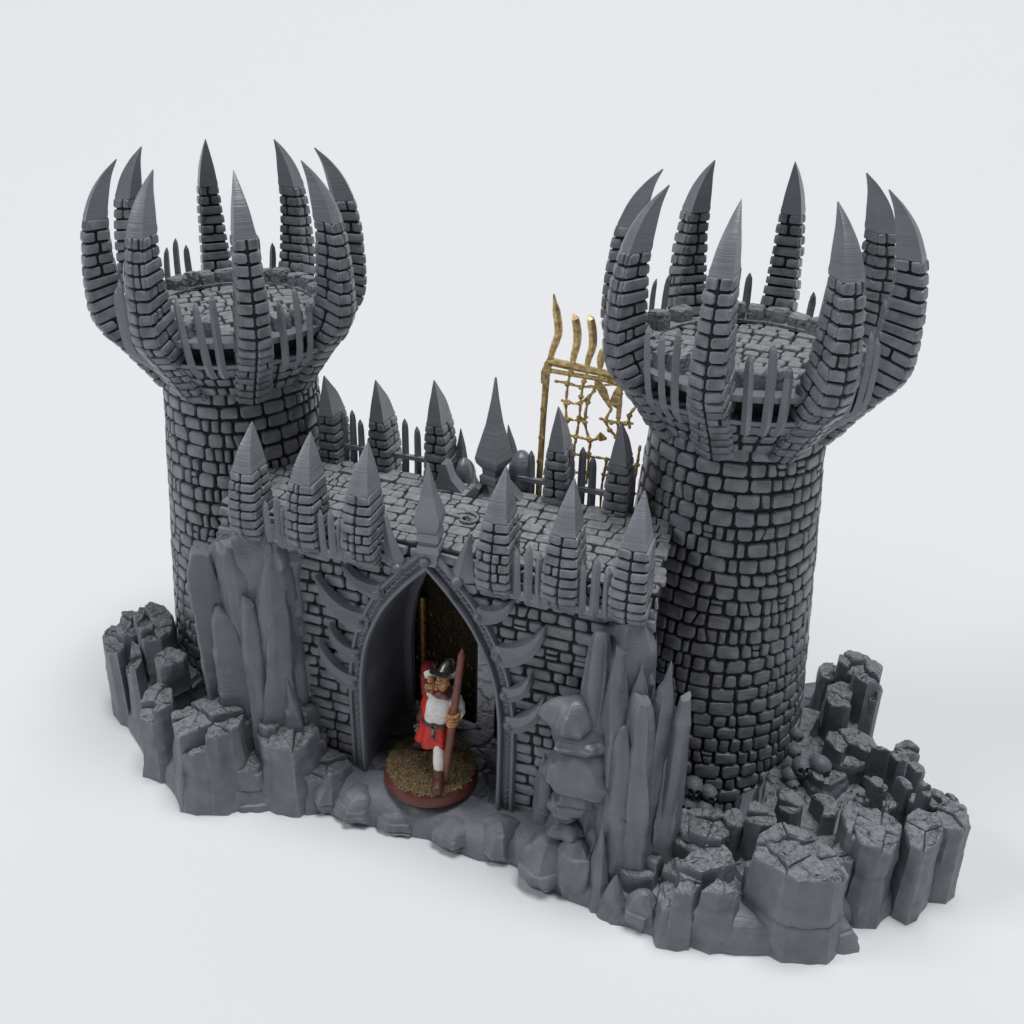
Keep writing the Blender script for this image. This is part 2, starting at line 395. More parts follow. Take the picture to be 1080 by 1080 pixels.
def pales(name, specs, v, zr, slope, mi=0, rail=True, vin=.0):
    mb = MB(); rng = random.Random(len(specs))
    for u, z0, z1 in specs:
        w = .1; ln = rng.uniform(-.03, .03); rows = []
        prof = [(z0, -.12*slope), (z0+.35, .1*slope), (z0+.8, .18*slope), (z1-.45, .2*slope), (z1-.2, .18*slope), (z1, .15*slope)]
        for k, (z, dv) in enumerate(prof):
            ww = (.14, .16, .16, .145, .12, .025)[k]; c = W(u+ln*(z-z0), v-dv, z)
            rows.append([c+E1*ww, c-E2*ww, c-E1*ww, c+E2*ww])
        mb.grid(rows, 0, True, False, (True, True))
    if rail:
        us = [s[0] for s in specs]
        for z in zr: mb.box(W, min(us)-.5, max(us)+.5, v-.09, v+.09, z-.09, z+.09)
    return mb.build(name, [M_horn], gw)
pales('fence', [(-6.2, 10.95, 13.0), (-5.75, 10.95, 13.35), (-5.5, 10.95, 13.0)], -.42, (11.2, ), 1.)
pales('fence', [(-3.95, 10.95, 13.1), (-3.55, 10.95, 13.2), (-3.2, 10.95, 12.9)], -.42, (11.2, ), 1.)
pales('fence', [(3.4, 10.95, 13.15), (3.8, 10.95, 13.4), (4.2, 10.95, 13.2)], -.42, (11.2, ), 1.)
pales('fence', [(5.65, 10.95, 13.1), (6.08, 10.95, 13.45), (6.5, 10.95, 13.15)], -.42, (11.2, ), 1.)
pales('fence', [(-6.0, 11.6, 14.2), (-5.62, 11.6, 14.35), (-5.25, 11.6, 14.0)], 5.15, (12.75,), -.5)
pales('fence', [(-3.85, 11.6, 14.0), (-3.3, 11.6, 14.35), (-2.75, 11.6, 14.1)], 5.15, (12.75,), -.5)
pales('fence', [(2.0, 11.6, 13.9), (3.55, 11.6, 14.2), (3.97, 11.6, 14.4), (4.4, 11.6, 14.1)], 5.15, (12.7,), -.5)
for ua, ub in ((UL+.05, -1.9), (1.9, UR-.05)):
    mb = MB(); mb.box(W, ua, ub, -.30, .02, 11.0, 11.22); mb.build('ledge', [M_horn], gw)

# ---- arch frame
def frame_profile(offs, v0, name, mi, parent, squash=1.):
    mb = MB(); rows = []
    pts = archpts
    full = [(p.x, p.y) for p in pts[:-1]]+[(0, pts[-1].y+.02)]+[(-p.x, p.y) for p in reversed(pts[:-1])]
    for k, (x, z) in enumerate(full):
        a = full[max(k-1, 0)]; b = full[min(k+1, len(full)-1)]
        t = Vector((b[0]-a[0], b[1]-a[1])).normalized(); nrm = Vector((t.y, -t.x))
        st = 1.45 if abs(x) < .02 else 1.
        rows.append([W(x+nrm.x*d*st*squash, v0-h, z+nrm.y*d*st) for d, h in offs])
    mb.grid(rows, 0, False, True, (False, False))
    return mb, full
mb, full = frame_profile([(0, -.05), (-.02, .36), (.03, .42), (.12, .42), (.17, .36), (.19, .2), (.47, .2), (.51, .31), (.60, .33), (.66, .26), (.70, -.05)], 0, 'arch', 0, gw)
arch = mb.build('arch_frame', [M_smooth], gw, angle=50)
mb = MB()                                                          # chain of crossed links in the frame's channel
acc = 0; step = .30
for k in range(len(full)-1):
    a, b = Vector(full[k]), Vector(full[k+1]); L = (b-a).length; t = (b-a)/L; nrm = Vector((t.y, -t.x)); 
    s = -acc % step if False else (step-acc)
    while s < L:
        c = a+t*s+nrm*.33
        for sg in (1, -1):
            d = (t*.12+nrm*.085*sg)
            mb.tube([W(c.x-d.x, -.19, c.y-d.y), W(c.x, -.235, c.y), W(c.x+d.x, -.19, c.y+d.y)], .03, 5)
        s += step
    acc = L-(s-step)
cp = []
for k in range(len(full)):
    a, b = Vector(full[max(k-1, 0)]), Vector(full[min(k+1, len(full)-1)]); t = (b-a).normalized(); c = Vector(full[k])+Vector((t.y, -t.x))*.33*(1.4 if abs(full[k][0]) < .02 else 1); cp.append(W(c.x, -.205, c.y))
mb.tube(cp, .03, 5)
mb.build('chain', [M_smooth], arch)
mb, _ = frame_profile([(0, 0), (-.34, .02), (-.36, -.3), (0, -.32)], 3.5, 'rib', 0, gw)
mb.build('inner_arch', [M_smooth], gw)
def fang(base, tip, bend, w0=.44, flip=1, prot=.35):
    mb = MB(); b = Vector(base); t = Vector(tip); mid = (b+t)/2+Vector(bend)
    n = 14; rows = []
    prev = None
    for k in range(n+1):
        q = k/n; p = b*(1-q)**2+mid*2*q*(1-q)+t*q*q
        tg = ((mid-b)*(1-q)+(t-mid)*q).normalized(); nr = Vector((-tg.y, tg.x))
        w = w0*(1-q)**.75+.012; th = .44*(1-q*.6); out = .18+prot*math.sin(q*math.pi*.55)*.8
        rows.append([W(p.x+nr.x*w, -out+.02+th, p.y+nr.y*w), W(p.x+nr.x*w*.8, -out-th*.3, p.y+nr.y*w*.8), W(p.x, -out-th*.62, p.y), W(p.x-nr.x*w*.8, -out-th*.3, p.y-nr.y*w*.8), W(p.x-nr.x*w, -out+.02+th, p.y-nr.y*w)])
    # rounded butt
    tg = (mid-b).normalized(); nr = Vector((-tg.y, tg.x)); pre = []
    for q in (.98, .75, .4):
        c = b-tg*w0*q*.6; w = w0*math.sqrt(1-q*q)+.02
        pre.append([W(c.x+nr.x*w, .1, c.y+nr.y*w), W(c.x+nr.x*w*.8, -.25, c.y+nr.y*w*.8), W(c.x, -.34, c.y), W(c.x-nr.x*w*.8, -.25, c.y-nr.y*w*.8), W(c.x-nr.x*w, .1, c.y-nr.y*w)])
    mb.grid(pre+rows, 0, True, True, (True, True))
    o = mb.build('fang', [M_smooth], gw, angle=32)
    rv = MB(); rr = .2
    rv.grid([[W(b.x+rr*math.cos(x)*c, -.32-h, b.y+rr*math.sin(x)*c) for x in [2*math.pi*j/14 for j in range(14)]] for c, h in ((1, -.1), (1, .06), (.82, .14), (.45, .2), (.05, .22))], 0, True, True, (False, True))
    rv.build('rivet', [M_smooth], o)
for s in (1, -1):
    for (bu, bz), (tu, tz), bd, w0 in (((1.98, 9.9), (3.25, 11.0), (.35, -.35), .36), ((2.74, 8.38), (4.42, 10.2), (.45, -.6), .5), ((3.02, 6.76), (4.0, 8.1), (.35, -.4), .36), ((3.2, 5.42), (4.5, 7.15), (.4, -.5), .42)):
        fang((s*bu, bz), (s*tu, tz), (s*bd[0], bd[1]), w0*1.12)
    # broad upright fin beside the keystone
    mb = MB(); b = (s*1.16, 11.1); t = (s*1.6, 13.15)
    rows = []
    for q in np.linspace(0, 1, 7):
        c = W(b[0]+(t[0]-b[0])*q, -.1-.12*math.sin(q*2.5), b[1]+(t[1]-b[1])*q); w = .5*(1-q)+.06
        rows.append([c-E1*w*s*.75, c-E2*.24*(1-q*.6), c+E1*w*s*1.0, c+E2*(.35-.2*q)])
    mb.grid(rows, 0, True, True, (True, True)); o = mb.build('fin', [M_smooth], gw, angle=25)
    rv = MB(); rr = .22
    rv.grid([[W(b[0]+rr*math.cos(x)*c, -.3-h, b[1]+.05+rr*math.sin(x)*c) for x in [2*math.pi*j/14 for j in range(14)]] for c, h in ((1, -.1), (1, .06), (.82, .14), (.45, .2), (.05, .22))], 0, True, True, (False, True))
    rv.build('rivet', [M_smooth], o)
# keystone spikes, front and rear
def spike(name, u, v, levels, rot, lean, parent):
    mb = MB(); rows = []
    for z, hw in levels:
        rows.append([W(u+lean*(z-levels[0][0])+hw*1.25*math.cos(rot+k*math.pi/2), v+hw*1.25*math.sin(rot+k*math.pi/2), z) for k in range(4)])
    mb.grid(rows, 0, True, False, (True, True))
    return mb.build(name, [M_horn], parent)
ks = spike('keystone_spike', .12, -.18, [(11.55, .2), (11.75, .3), (12.1, .36), (12.2, .44), (12.45, .44), (12.5, .36), (12.6, .36), (12.65, .43), (12.95, .43), (13.0, .39), (13.45, .51), (13.6, .49), (14.3, .28), (15.0, .13), (15.5, .03)], R(-38), -.02, gw)
rv = MB(); rv.grid([[W(.02+.2*math.cos(x)*c, -.5-h, 11.8+.2*math.sin(x)*c) for x in [2*math.pi*j/14 for j in range(14)]] for c, h in ((1, -.1), (1, .06), (.8, .16), (.4, .22), (.05, .24))], 0, True, True, (False, True)); rv.build('rivet', [M_smooth], ks)
rs = spike('keystone_spike', .62, 4.75, [(12.0, .7), (12.25, .45), (12.5, .3), (12.55, .42), (12.85, .44), (12.92, .34), (13.15, .36), (13.4, .55), (13.6, .59), (14.0, .51), (15.0, .27), (16.0, .12), (16.85, .03)], R(-62), .005, gw)
for pts, dv in (([(-1.6, 12.1), (-1.25, 13.3), (-1.05, 13.3), (-.85, 12.7), (-.3, 12.1)], 4.0), ([(1.0, 12.1), (1.1, 13.0), (1.3, 12.8), (2.0, 12.1)], 4.2), ([(-.3, 12.1), (.2, 12.65), (.35, 12.55), (.2, 12.1)], 3.9)):
    mb = MB(); mb.face([W(u, dv, z) for u, z in pts]); mb.face([W(u, dv+.55, z) for u, z in pts])
    for a, b in zip(pts, pts[1:]+pts[:1]): mb.face([W(a[0], dv, a[1]), W(b[0], dv, b[1]), W(b[0], dv+.55, b[1]), W(a[0], dv+.55, a[1])])
    mb.build('fin', [M_horn], gw)

# ------------------------------------------------------------------ rocks
rb = empty('rock_base', (0, 0, 0), 0, castle)
def crag(name, c, ax, ay, dirx, z0, z1, top=.85, kind='flat', seed=0, mats=None, parent=None, nz=42, nt=88, facets=7, chips=7, led=.08, pw=1., bulge=0, lean=(0, 0), nstrength=.035, flute=.07, hang=0.):
    rng = random.Random(seed); S = (ax+ay)/2; dirx = Vector(dirx).normalized(); diry = Vector((-dirx.y, dirx.x, 0)); off = Vector((rng.uniform(0, 99), rng.uniform(0, 99), rng.uniform(0, 99)))
    pl = []
    for k in range(facets):
        a = 2*math.pi*(k+rng.uniform(-.3, .3))/facets; pl.append((a, rng.uniform(.82, 1.06), rng.uniform(-.16, .2), rng.uniform(.15, .95), rng.uniform(.03, .18)))
    chip = []
    for _ in range(chips):
        a = rng.uniform(0, 6.283); sl = rng.uniform(-.02, .12) if kind == 'slab' else rng.uniform(-.05, .45); chip.append((a, math.cos(sl), math.sin(sl), rng.uniform(z0, z1), rng.uniform(.80, 1.0), rng.uniform(.74, .9)))
    ledg = sorted([(rng.random(), rng.uniform(-led, led)) for _ in range(max(2, int((z1-z0)/.6)))])
    H = z1-z0; asym = rng.choice((-1, 1))*rng.uniform(.15, .4)
    def rad(t, th):
        r = 9.
        for a, d, sl, brk, st in pl:
            cs = math.cos(th-a)
            if cs > .15:
                dd = 1.06*d*(1-sl*t) - (st if t > brk else 0)
                r = min(r, dd/cs)
        for a, cc, sn, zc, d, fl in chip:
            cs = math.cos(th-a)
            if cs > .2:
                q = (d-sn*(z0+(z1-z0)*t-zc)/S)/(cc*cs)
                r = min(r, max(q, fl))
        return min(r, 1.2)
    rows = []
    for k in range(nz+1):
        t = k/nz
        if kind == 'slab':
            tp = pw; prof = 1-(1-top)*min(t, tp)/tp
            if t > tp: prof *= max(.04, 1-(.97 if tp < .75 else .5)*((t-tp)/(1-tp))**(1.3 if tp < .75 else 1.8))
        elif kind == 'spire':
            prof = (1-t**pw)**.9*(1-top)+top*(1-t)**.5 if t < 1 else 0.0; prof = max(prof, .02)
        else:
            prof = 1+(top-1)*t**pw + (.10*(1-t)**3 if kind == 'flat' else 0)
        prof += bulge*math.sin(math.pi*t)
        lo = 0
        for tt, dv in ledg:
            if t > tt: lo = dv
        row = []
        for j in range(nt):
            th = 2*math.pi*j/nt; r = rad(t, th)*(prof+lo*prof)
            if kind == 'round': r *= math.sqrt(max(.004, 1-max(0, (t-.45)/.55)**2.4))*(.72+.28*min(1, t/.3))
            p = dirx*(ax*r*math.cos(th))+diry*(ay*r*math.sin(th))
            q = p+Vector((0, 0, z0+H*t))
            nv = noise.noise(q*1.1+off)*1.0+noise.noise(Vector((q.x*2.6, q.y*2.6, q.z*.45))+off)*flute/nstrength*1.1+noise.noise(q*3+off)*.5 + (.9*abs(noise.noise(Vector((q.x*1.3, q.y*1.3, q.z*1.5))-off)) if kind == 'flat' else 0)
            s = 1+nv*nstrength/max(S*.6, .25)
            z = z0+H*t
            if kind in ('flat',) and t > .8: z += (t-.8)/.2*noise.noise(q*1.7+off)*.18
            if kind == 'slab':
                p = p+dirx*(ax*asym*t*t); z += max(0, t-.7)/.3*(p.dot(dirx)*asym*1.6 + .25*noise.noise(q*1.5+off))
            row.append(Vector((c[0], c[1], 0))+p*s+dirx*lean[0]*t+diry*lean[1]*t+Vector((0, 0, z)))
        rows.append(row)
    mis = [0]*nz
    if kind == 'flat':
        last = rows[-1]; cen = sum(last, Vector())/nt
        for k, s in enumerate((.93, .8, .6, .4, .2, .02)):
            row = []
            for p in last:
                q = cen+(p-cen)*s; q.z = p.z*(s)+cen.z*(1-s)+ (.045 if k == 0 else .05+.09*noise.noise(q*2.6+off)+.05*noise.noise(q*6+off)); row.append(q)
            rows.append(row); mis.append(1)
    mb = MB(); mb.grid(rows, 0, True, True, (True, True), mis=mis)
    return mb.build(name, mats or [M_rock, M_top], parent or rb, angle=24)
def clip_poly(poly, px, py, nx, ny):
    out = []
    for i in range(len(poly)):
        a, b = poly[i-1], poly[i]; da = (a[0]-px)*nx+(a[1]-py)*ny; db = (b[0]-px)*nx+(b[1]-py)*ny
        if (da < 0) != (db < 0):
            t = da/(da-db); out.append((a[0]+(b[0]-a[0])*t, a[1]+(b[1]-a[1])*t))
        if db < 0: out.append(b)
    return out
def fractured(name, c, ax, ay, dirx, z0, z1, top=.9, seed=0, n=None, drop=.3, parent=None, mats=None):
    """rock split by upright fractures into straight-sided blocks of unequal height"""
    rng = random.Random(seed*7+1); dirx = Vector(dirx).normalized(); diry = Vector((-dirx.y, dirx.x, 0)); off = Vector((rng.uniform(0, 99), rng.uniform(0, 99), rng.uniform(0, 99)))
    H = z1-z0; area = ax*ay*3.14; n = n or max(2, min(8, int(1.7+area*.8)))
    hull = [(math.cos(a)*rng.uniform(.86, 1.05), math.sin(a)*rng.uniform(.86, 1.05)) for a in [2*math.pi*(k+rng.uniform(-.28, .28))/9 for k in range(9)]]
    pts = []
    while len(pts) < n:
        p = max(((math.sqrt(rng.random())*.92, rng.uniform(0, 6.283)) for _ in range(8)), key=lambda q: min([math.hypot(q[0]*math.cos(q[1])-w[0], q[0]*math.sin(q[1])-w[1]) for w in pts] or [9]))
        pts.append((p[0]*math.cos(p[1]), p[0]*math.sin(p[1])))
    led = [(rng.uniform(.1, .95), rng.uniform(-.07, .07)) for _ in range(max(2, int(H/.5)))]
    mb = MB(); first = True
    for i, p in enumerate(pts):
        cell = hull
        for j, q in enumerate(pts):
            if j != i and cell: cell = clip_poly(cell, (p[0]+q[0])/2, (p[1]+q[1])/2, q[0]-p[0], q[1]-p[1])
        if len(cell) < 3: continue
        cx = sum(v[0] for v in cell)/len(cell); cy = sum(v[1] for v in cell)/len(cell)
        rr = math.hypot(cx, cy); zt = z1-rng.random()*drop*min(H, 1.6)*.55-(rr**2)*drop*.35*min(H, 1.5)
        if rng.random() < .25 and rr > .4 and cy < .2: zt -= rng.uniform(.15, .4)*H
        zt = max(zt, z0+.25*H); tx, ty = rng.uniform(-.22, .22), rng.uniform(-.3, .1)
        ring = []
        for a, b in zip(cell, cell[1:]+cell[:1]):
            m = max(1, int(math.hypot((b[0]-a[0])*ax, (b[1]-a[1])*ay)/.11))
            ring += [(a[0]+(b[0]-a[0])*k/m, a[1]+(b[1]-a[1])*k/m) for k in range(m)]
        nz = max(6, int((zt-z0)/.11)); rows = []; mis = []; h0 = (zt-z0)
        def place(x, y, z, t, k):
            sc_ = 1.16-.16*min(1, t*1.5)+(top-1)*t
            lo = 0
            for tt, dv in led:
                if (z-z0)/H > tt: lo = dv
            x2, y2 = cx*sc_+(x-cx)*k*sc_, cy*sc_+(y-cy)*k*sc_
            q = Vector((c[0], c[1], 0))+dirx*(ax*x2)+diry*(ay*y2)+Vector((0, 0, z))
            rad_ = dirx*(x2*ax)+diry*(y2*ay); L = max(rad_.length, .05); rad_ = rad_/L
            nn = noise.noise(Vector((q.x*1.5, q.y*1.5, q.z*.8))+off)*.16+noise.noise(Vector((q.x*4, q.y*4, q.z*1.2))+off)*.06+abs(noise.noise(Vector((q.x*2, q.y*2, q.z*2))-off))*.10
            return q+rad_*(min(L, .9)*.32*nn*1.6+lo*min(L, 1))
        for a in range(nz+1):
            t = a/nz; z = z0+h0*t; k = 1.04-.055*max(0, t-.5)/.5
            rows.append([place(x, y, z+((x-cx)*ax*tx+(y-cy)*ay*ty)*max(0, t-.5)*2, t, k) for x, y in ring]); mis.append(0)
        for k, dz, m_ in ((.95, .03, 0), (.86, .075, 1), (.7, .06, 1), (.45, .05, 1), (.2, .03, 1), (.02, .03, 1)):
            row = []
            for x, y in ring:
                xx, yy = cx+(x-cx)*k, cy+(y-cy)*k; z = zt+dz+((xx-cx)*ax*tx+(yy-cy)*ay*ty); q = place(xx, yy, z, 1, 1.0)
                q.z += .10*noise.noise(Vector((q.x*3.2, q.y*3.2, 0))+off)+.06*noise.noise(Vector((q.x*7, q.y*7, 0))+off); row.append(q)
            rows.append(row); mis.append(m_)
        mb.grid(rows, 0, True, True, (True, True), mis=mis[1:])
    return mb.build(name, mats or [M_rock, M_top], parent or rb, angle=36)
SEED = [100]
def view_frame(p):
    d = Vector((p.x-CAM.x, p.y-CAM.y, 0)).normalized(); return Vector((d.y, -d.x, 0)), d
def rock(xl, xr, yt, yb, z0, depth=None, name='boulder', sink=0., **k):
    """boulder whose front foot stands at height z0 under photo pixel ((xl+xr)/2, yb), its width and height read off there"""
    if z0 > 0 and 690 < xl and xr < 885: z0 *= .45
    sink = sink or z0; xm = (xl+xr)/2; p = atZ(xm, yb, z0); r, d = view_frame(p)
    w = (atP(xr, yb, p, d)-atP(xl, yb, p, d)).length/2; zt = atP(xm, yt, p+d*k.pop('setback', 0), d).z
    dep = (depth or w*1.6)/2
    SEED[0] += 1; k.setdefault('seed', SEED[0])
    if k.get('kind', 'flat') == 'flat': return fractured(name, p+d*dep*.95, w*(1.02 if 240 < xm < 900 else .88), dep, r, z0-sink, zt, top=.5+.5*k.get('top', .9), seed=k['seed'], n=k.get('n'), mats=k.get('mats'))
    k.pop('n', None); return crag(name, p+d*dep*.95, w*1.0, dep, r, z0-sink, zt, **k)

# ground slab of the base
front = [(122, 742), (140, 775), (157, 805), (175, 826), (190, 845), (215, 853), (245, 857), (272, 850), (300, 855), (345, 858), (365, 869), (400, 873), (420, 880), (452, 886), (478, 897), (505, 908), (540, 912), (570, 930), (600, 950), (622, 958), (650, 974), (690, 988), (740, 1001), (775, 1008), (840, 1008), (866, 990), (890, 976), (925, 974), (950, 958), (985, 945), (998, 895), (985, 852), (955, 815), (925, 802), (908, 772), (900, 738)]
outline = [atZ(x, y, 0) for x, y in front]+[Vector(p) for p in ((14.2, 3.2, 0), (12, 5, 0), (7, 5.6, 0), (3, 4.5, 0), (-2, 4.6, 0), (-6, 5.4, 0), (-11, 5.2, 0), (-14.5, 2.8, 0), (-16.2, -.5, 0))]
pts = []
for k in range(len(outline)):
    a, b = outline[k], outline[(k+1) % len(outline)]; n = max(2, int((b-a).length/.22))
    pts += [a.lerp(b, q/n) for q in range(n)]
cen = Vector((1, -3, 0)); rows = []
N = len(pts)
tang = [(pts[(k+3) % N]-pts[k-3]).normalized() for k in range(N)]
inn = [Vector((-t.y, t.x, 0)) for t in tang]
for z, ins_, amp in ((-.02, 0, 0), (.25, -.04, .1), (.55, .02, .2), (.8, .12, .22), (1.0, .34, .25), (1.15, .65, .25), (1.22, 1.1, .25), (1.26, 1.7, .2)):
    row = []
    for k, p in enumerate(pts):
        nn = noise.noise(p*.55)*.7+noise.noise(p*1.6)*.45+noise.noise(Vector((p.x*2.5, p.y*2.5, z*1.5)))*.3
        q = p+inn[k]*(ins_-nn*amp*.0+max(-.0, nn)*amp); row.append(Vector((q.x, q.y, z*(1+.22*noise.noise(p*.8+Vector((5, 0, 0))))+ (.08*noise.noise(q*2+Vector((0, 0, z))) if z > .3 else 0))))
    rows.append(row)
mb = MB(); mb.grid(rows, 0, True, True, (True, False))
last = rows[-1]
def dip(q):
    d = math.hypot((q.x-10.6)/1.25, q.y+4.6); w_ = max(0, min(1, (3.6-d)/1.6)); return 1-.9*w_*w_*(3-2*w_)
for q in last: q.z *= dip(q)
mb.v[-len(last):] = [Vector(q) for q in last]
prev = last
for s in (.85, .7, .55, .4, .25, .1, .01):
    row = []
    for p in last:
        q = cen+(Vector((p.x, p.y, 0))-cen)*s; q.z = (1.28+.16*noise.noise(q*.7)+.07*noise.noise(q*2.2))*dip(q); row.append(q)
    mb.grid([prev, row], 1, True, True); prev = row
M_terr = mat('grey_print_terrace', (.138, .149, .173), .58, .2, 2.5, (('crack', .55, .9, .2), ('noise', 5., .6, .08), LAYER))
mb.build('terrace', [M_rock, M_terr], rb, angle=40, weld=True)

for cx_, cy_, ax_, ay_, zt_, sd_ in ((14.6, -4.6, 3.1, 3.4, 1.9, 71), (16.5, -5.6, 1.3, 2.0, 1.5, 72), (10.6, -8.4, 3.4, 1.5, 1.3, 73), (13.5, -8.2, 2.4, 1.6, 1.6, 76), (-12.6, -3.4, 1.7, 2.6, 2.3, 74), (-8.0, -7.6, 2.2, 1.2, 1.7, 75), (14.4, -.6, 2.0, 2.2, 2.2, 77)):
    crag('mound', (cx_, cy_), ax_, ay_, (1, 0, 0), 0, zt_, top=.88, kind='flat', seed=sd_, facets=10, chips=10)
# left cliff of smooth slabs on the wall's far end
def slab(xl, xr, yt, v, dep, z0=.8, top=.82, pw=.72, seed=0, name='stone_slab', lean=(0, 0), **k):
    xm = (xl+xr)/2; q = atV(xm, yt, v+dep*.45); hw = (atV(xr, yt+60, v)-atV(xl, yt+60, v)).length/2
    SEED[0] += 1; qq = q+E2*dep*.05
    k.setdefault('facets', 5); k.setdefault('chips', 3)
    return crag(name, qq-E1*lean[0]-E2*lean[1], hw*1.22, dep/2*1.1, E1, z0, q.z, top=top, kind='slab', pw=pw, seed=seed or SEED[0], mats=[M_slab, M_slab], led=.06, flute=.05, nstrength=.03, lean=lean, **k)
slab(206, 300, 556, -1.0, 1.9, top=.94, pw=.86, seed=7); slab(205, 231, 588, -1.35, 1.3, top=.92, pw=.86, seed=8); slab(228, 258, 652, -1.6, 1.3, top=.9, pw=.86, seed=9)
slab(256, 298, 577, -1.5, 1.6, top=.86, pw=.72, seed=10); slab(292, 316, 704, -1.5, .9, pw=.5); slab(284, 306, 572, -.8, 1.2, pw=.9, top=.95); slab(236, 264, 580, -1.15, 1.1, pw=.9, top=.95); slab(254, 276, 640, -1.75, 1.1, top=.85, pw=.8, seed=14)
# left mounds
rock(122, 152, 690, 765, 0, 3.0, top=.8); rock(141, 170, 700, 778, 0, 2.2, top=.72); rock(150, 200, 672, 740, 1.4, 3.4, top=.9); rock(128, 175, 668, 720, 1.6, 2.4, top=.85)
rock(166, 210, 700, 752, 1.8, 1.6, top=.95, facets=12); rock(155, 204, 748, 824, 0, 2.2, top=.86, led=.09)
rock(184, 282, 776, 857, 0, 3.0, top=.92, facets=13); rock(196, 226, 764, 806, 1.0, 1.4, top=.95); rock(224, 248, 768, 800, 1.0, 1.2, top=.95); rock(246, 276, 764, 810, 1.0, 1.4, top=.95); rock(208, 262, 756, 800, 1.2, 2.0, top=.95)
rock(276, 346, 790, 857, 0, 2.4, top=.85, facets=12); rock(278, 306, 768, 830, .6, 1.4, top=.92); rock(302, 328, 762, 812, 1.0, 1.5, top=.9); rock(322, 348, 756, 815, .9, 1.3, top=.9); rock(282, 300, 758, 790, 1.4, 1.0, top=.7)
rock(306, 378, 822, 846, .5, 2., top=.8, name='stone_slab', mats=[M_slab, M_slab]); rock(330, 372, 828, 862, 0, 1.6, top=.7, kind='round'); rock(350, 410, 848, 874, 0, 1.8, kind='round')
rock(396, 446, 868, 886, 0, 1.6, kind='round'); rock(450, 512, 880, 902, 0, 1.8, kind='round'); rock(496, 556, 884, 914, 0, 2., kind='round'); rock(545, 612, 902, 948, 0, 2.4, kind='round', facets=6)
# right cliff
slab(616, 692, 655, -1.1, 1.8, top=.92, pw=.86, seed=21); slab(622, 650, 668, -1.5, 1.3, top=.85, pw=.86, seed=22); slab(648, 672, 690, -1.6, 1.3, top=.9, pw=.8, seed=24); slab(680, 710, 614, -.3, 1.2, top=.6, pw=.45, seed=23, facets=5)
slab(650, 690, 706, -1.75, 1.4, top=.74, pw=.69, seed=25, z0=1.3); slab(684, 720, 700, -1.6, 1.5, top=.74, pw=.66, seed=26, z0=1.3); slab(644, 680, 768, -2.05, 1.2, top=.85, pw=.82, seed=27, z0=1.2); slab(708, 730, 738, -1.4, 1.1, top=.85, pw=.8, seed=28, z0=.8)
slab(670, 700, 742, -1.95, 1.1, top=.9, pw=.84, seed=33, z0=1.2)
slab(566, 590, 800, -.7, .9, top=.8, pw=.6, seed=29)
# stacked lumps like a worn stone totem
tb = atZ(612, 920, .9); r_, d_ = view_frame(tb)
def lump(px, py, rx, ry, dep, seed, back=.8, name='totem_stone', **k):
    p = atP(px, py, tb+d_*back, d_); s = 1/30.; hz = ry*s
    return crag(name, p, rx*s*1.1, dep, r_, p.z-hz, p.z+hz*1.05, kind='round', seed=seed, facets=7, mats=[M_slab, M_slab], nz=18, led=.02, **k)
lump(606, 752, 29, 19, .8, 301); lump(612, 774, 33, 15, .9, 302, .7); lump(612, 806, 37, 30, 1.0, 303, .6); lump(608, 836, 26, 20, .8, 304, .7)
lump(598, 850, 22, 11, .6, 305, .7); lump(596, 869, 23, 12, .6, 306, .6); lump(598, 893, 24, 16, .7, 307, .5); lump(628, 850, 13, 40, .5, 308, .8); lump(626, 884, 16, 22, .55, 309, .5)
rock(575, 632, 905, 957, 0, 2.0, kind='round', top=.8)
rock(609, 646, 880, 962, 0, 1.2, kind='spire', top=.12, pw=1., name='stone_spike', mats=[M_slab, M_slab]); rock(630, 660, 932, 976, 0, .9, kind='spire', top=.5, pw=2); rock(655, 692, 950, 986, 0, 1., kind='round')
rock(646, 692, 880, 925, 1.0, 1.4, top=.85, facets=6); rock(642, 694, 912, 962, .2, 1.6, top=.92, facets=7)
rock(700, 760, 884, 940, 1.2, 1.9, top=.86, facets=12); rock(688, 766, 916, 968, .6, 2.3, top=.95); rock(684, 730, 944, 1000, 0, 2.0, top=.97); rock(716, 770, 940, 1004, 0, 2.3, top=.97, facets=8)
rock(772, 806, 868, 938, 1.0, 1.3, top=.95, facets=11); rock(806, 834, 850, 912, 1.2, 1.1, top=.95, facets=11); rock(752, 776, 870, 925, 1.2, 1.2, top=.95)
rock(771, 868, 922, 1009, 0, 2.8, top=.95, facets=13); rock(838, 866, 906, 960, 1.0, 1.3, top=.97); rock(774, 800, 924, 975, .8, 1.1, top=.97); rock(848, 870, 920, 985, 0, 1., top=.95)
rock(836, 880, 822, 872, 1.2, 1.9, top=.96, facets=9); rock(834, 872, 858, 915, .8, 1.6, top=.95); rock(866, 905, 872, 950, .3, 1.8, top=.9)
rock(856, 896, 742, 800, 1.6, 2.1, top=.97, facets=9); rock(850, 880, 716, 770, 2.0, 1.8, top=.97); rock(880, 914, 712, 790, 1.6, 1.6, top=.95); rock(868, 904, 702, 760, 1.8, 1.5, top=.95); rock(895, 915, 730, 800, 1.2, 1.2, top=.92)
rock(858, 908, 790, 845, 1.0, 1.8, top=.95); rock(842, 862, 760, 812, 1.6, .9, top=.8, kind='spire', pw=3)
def cluster(quads, z0, seed, hj=.25, name='boulder'):
    rng = random.Random(seed)
    for xl, xr, yt, yb in quads: rock(xl, xr, yt+rng.uniform(-2, 2), yb, z0, depth=None, top=.9, facets=7, nz=16, nt=40)
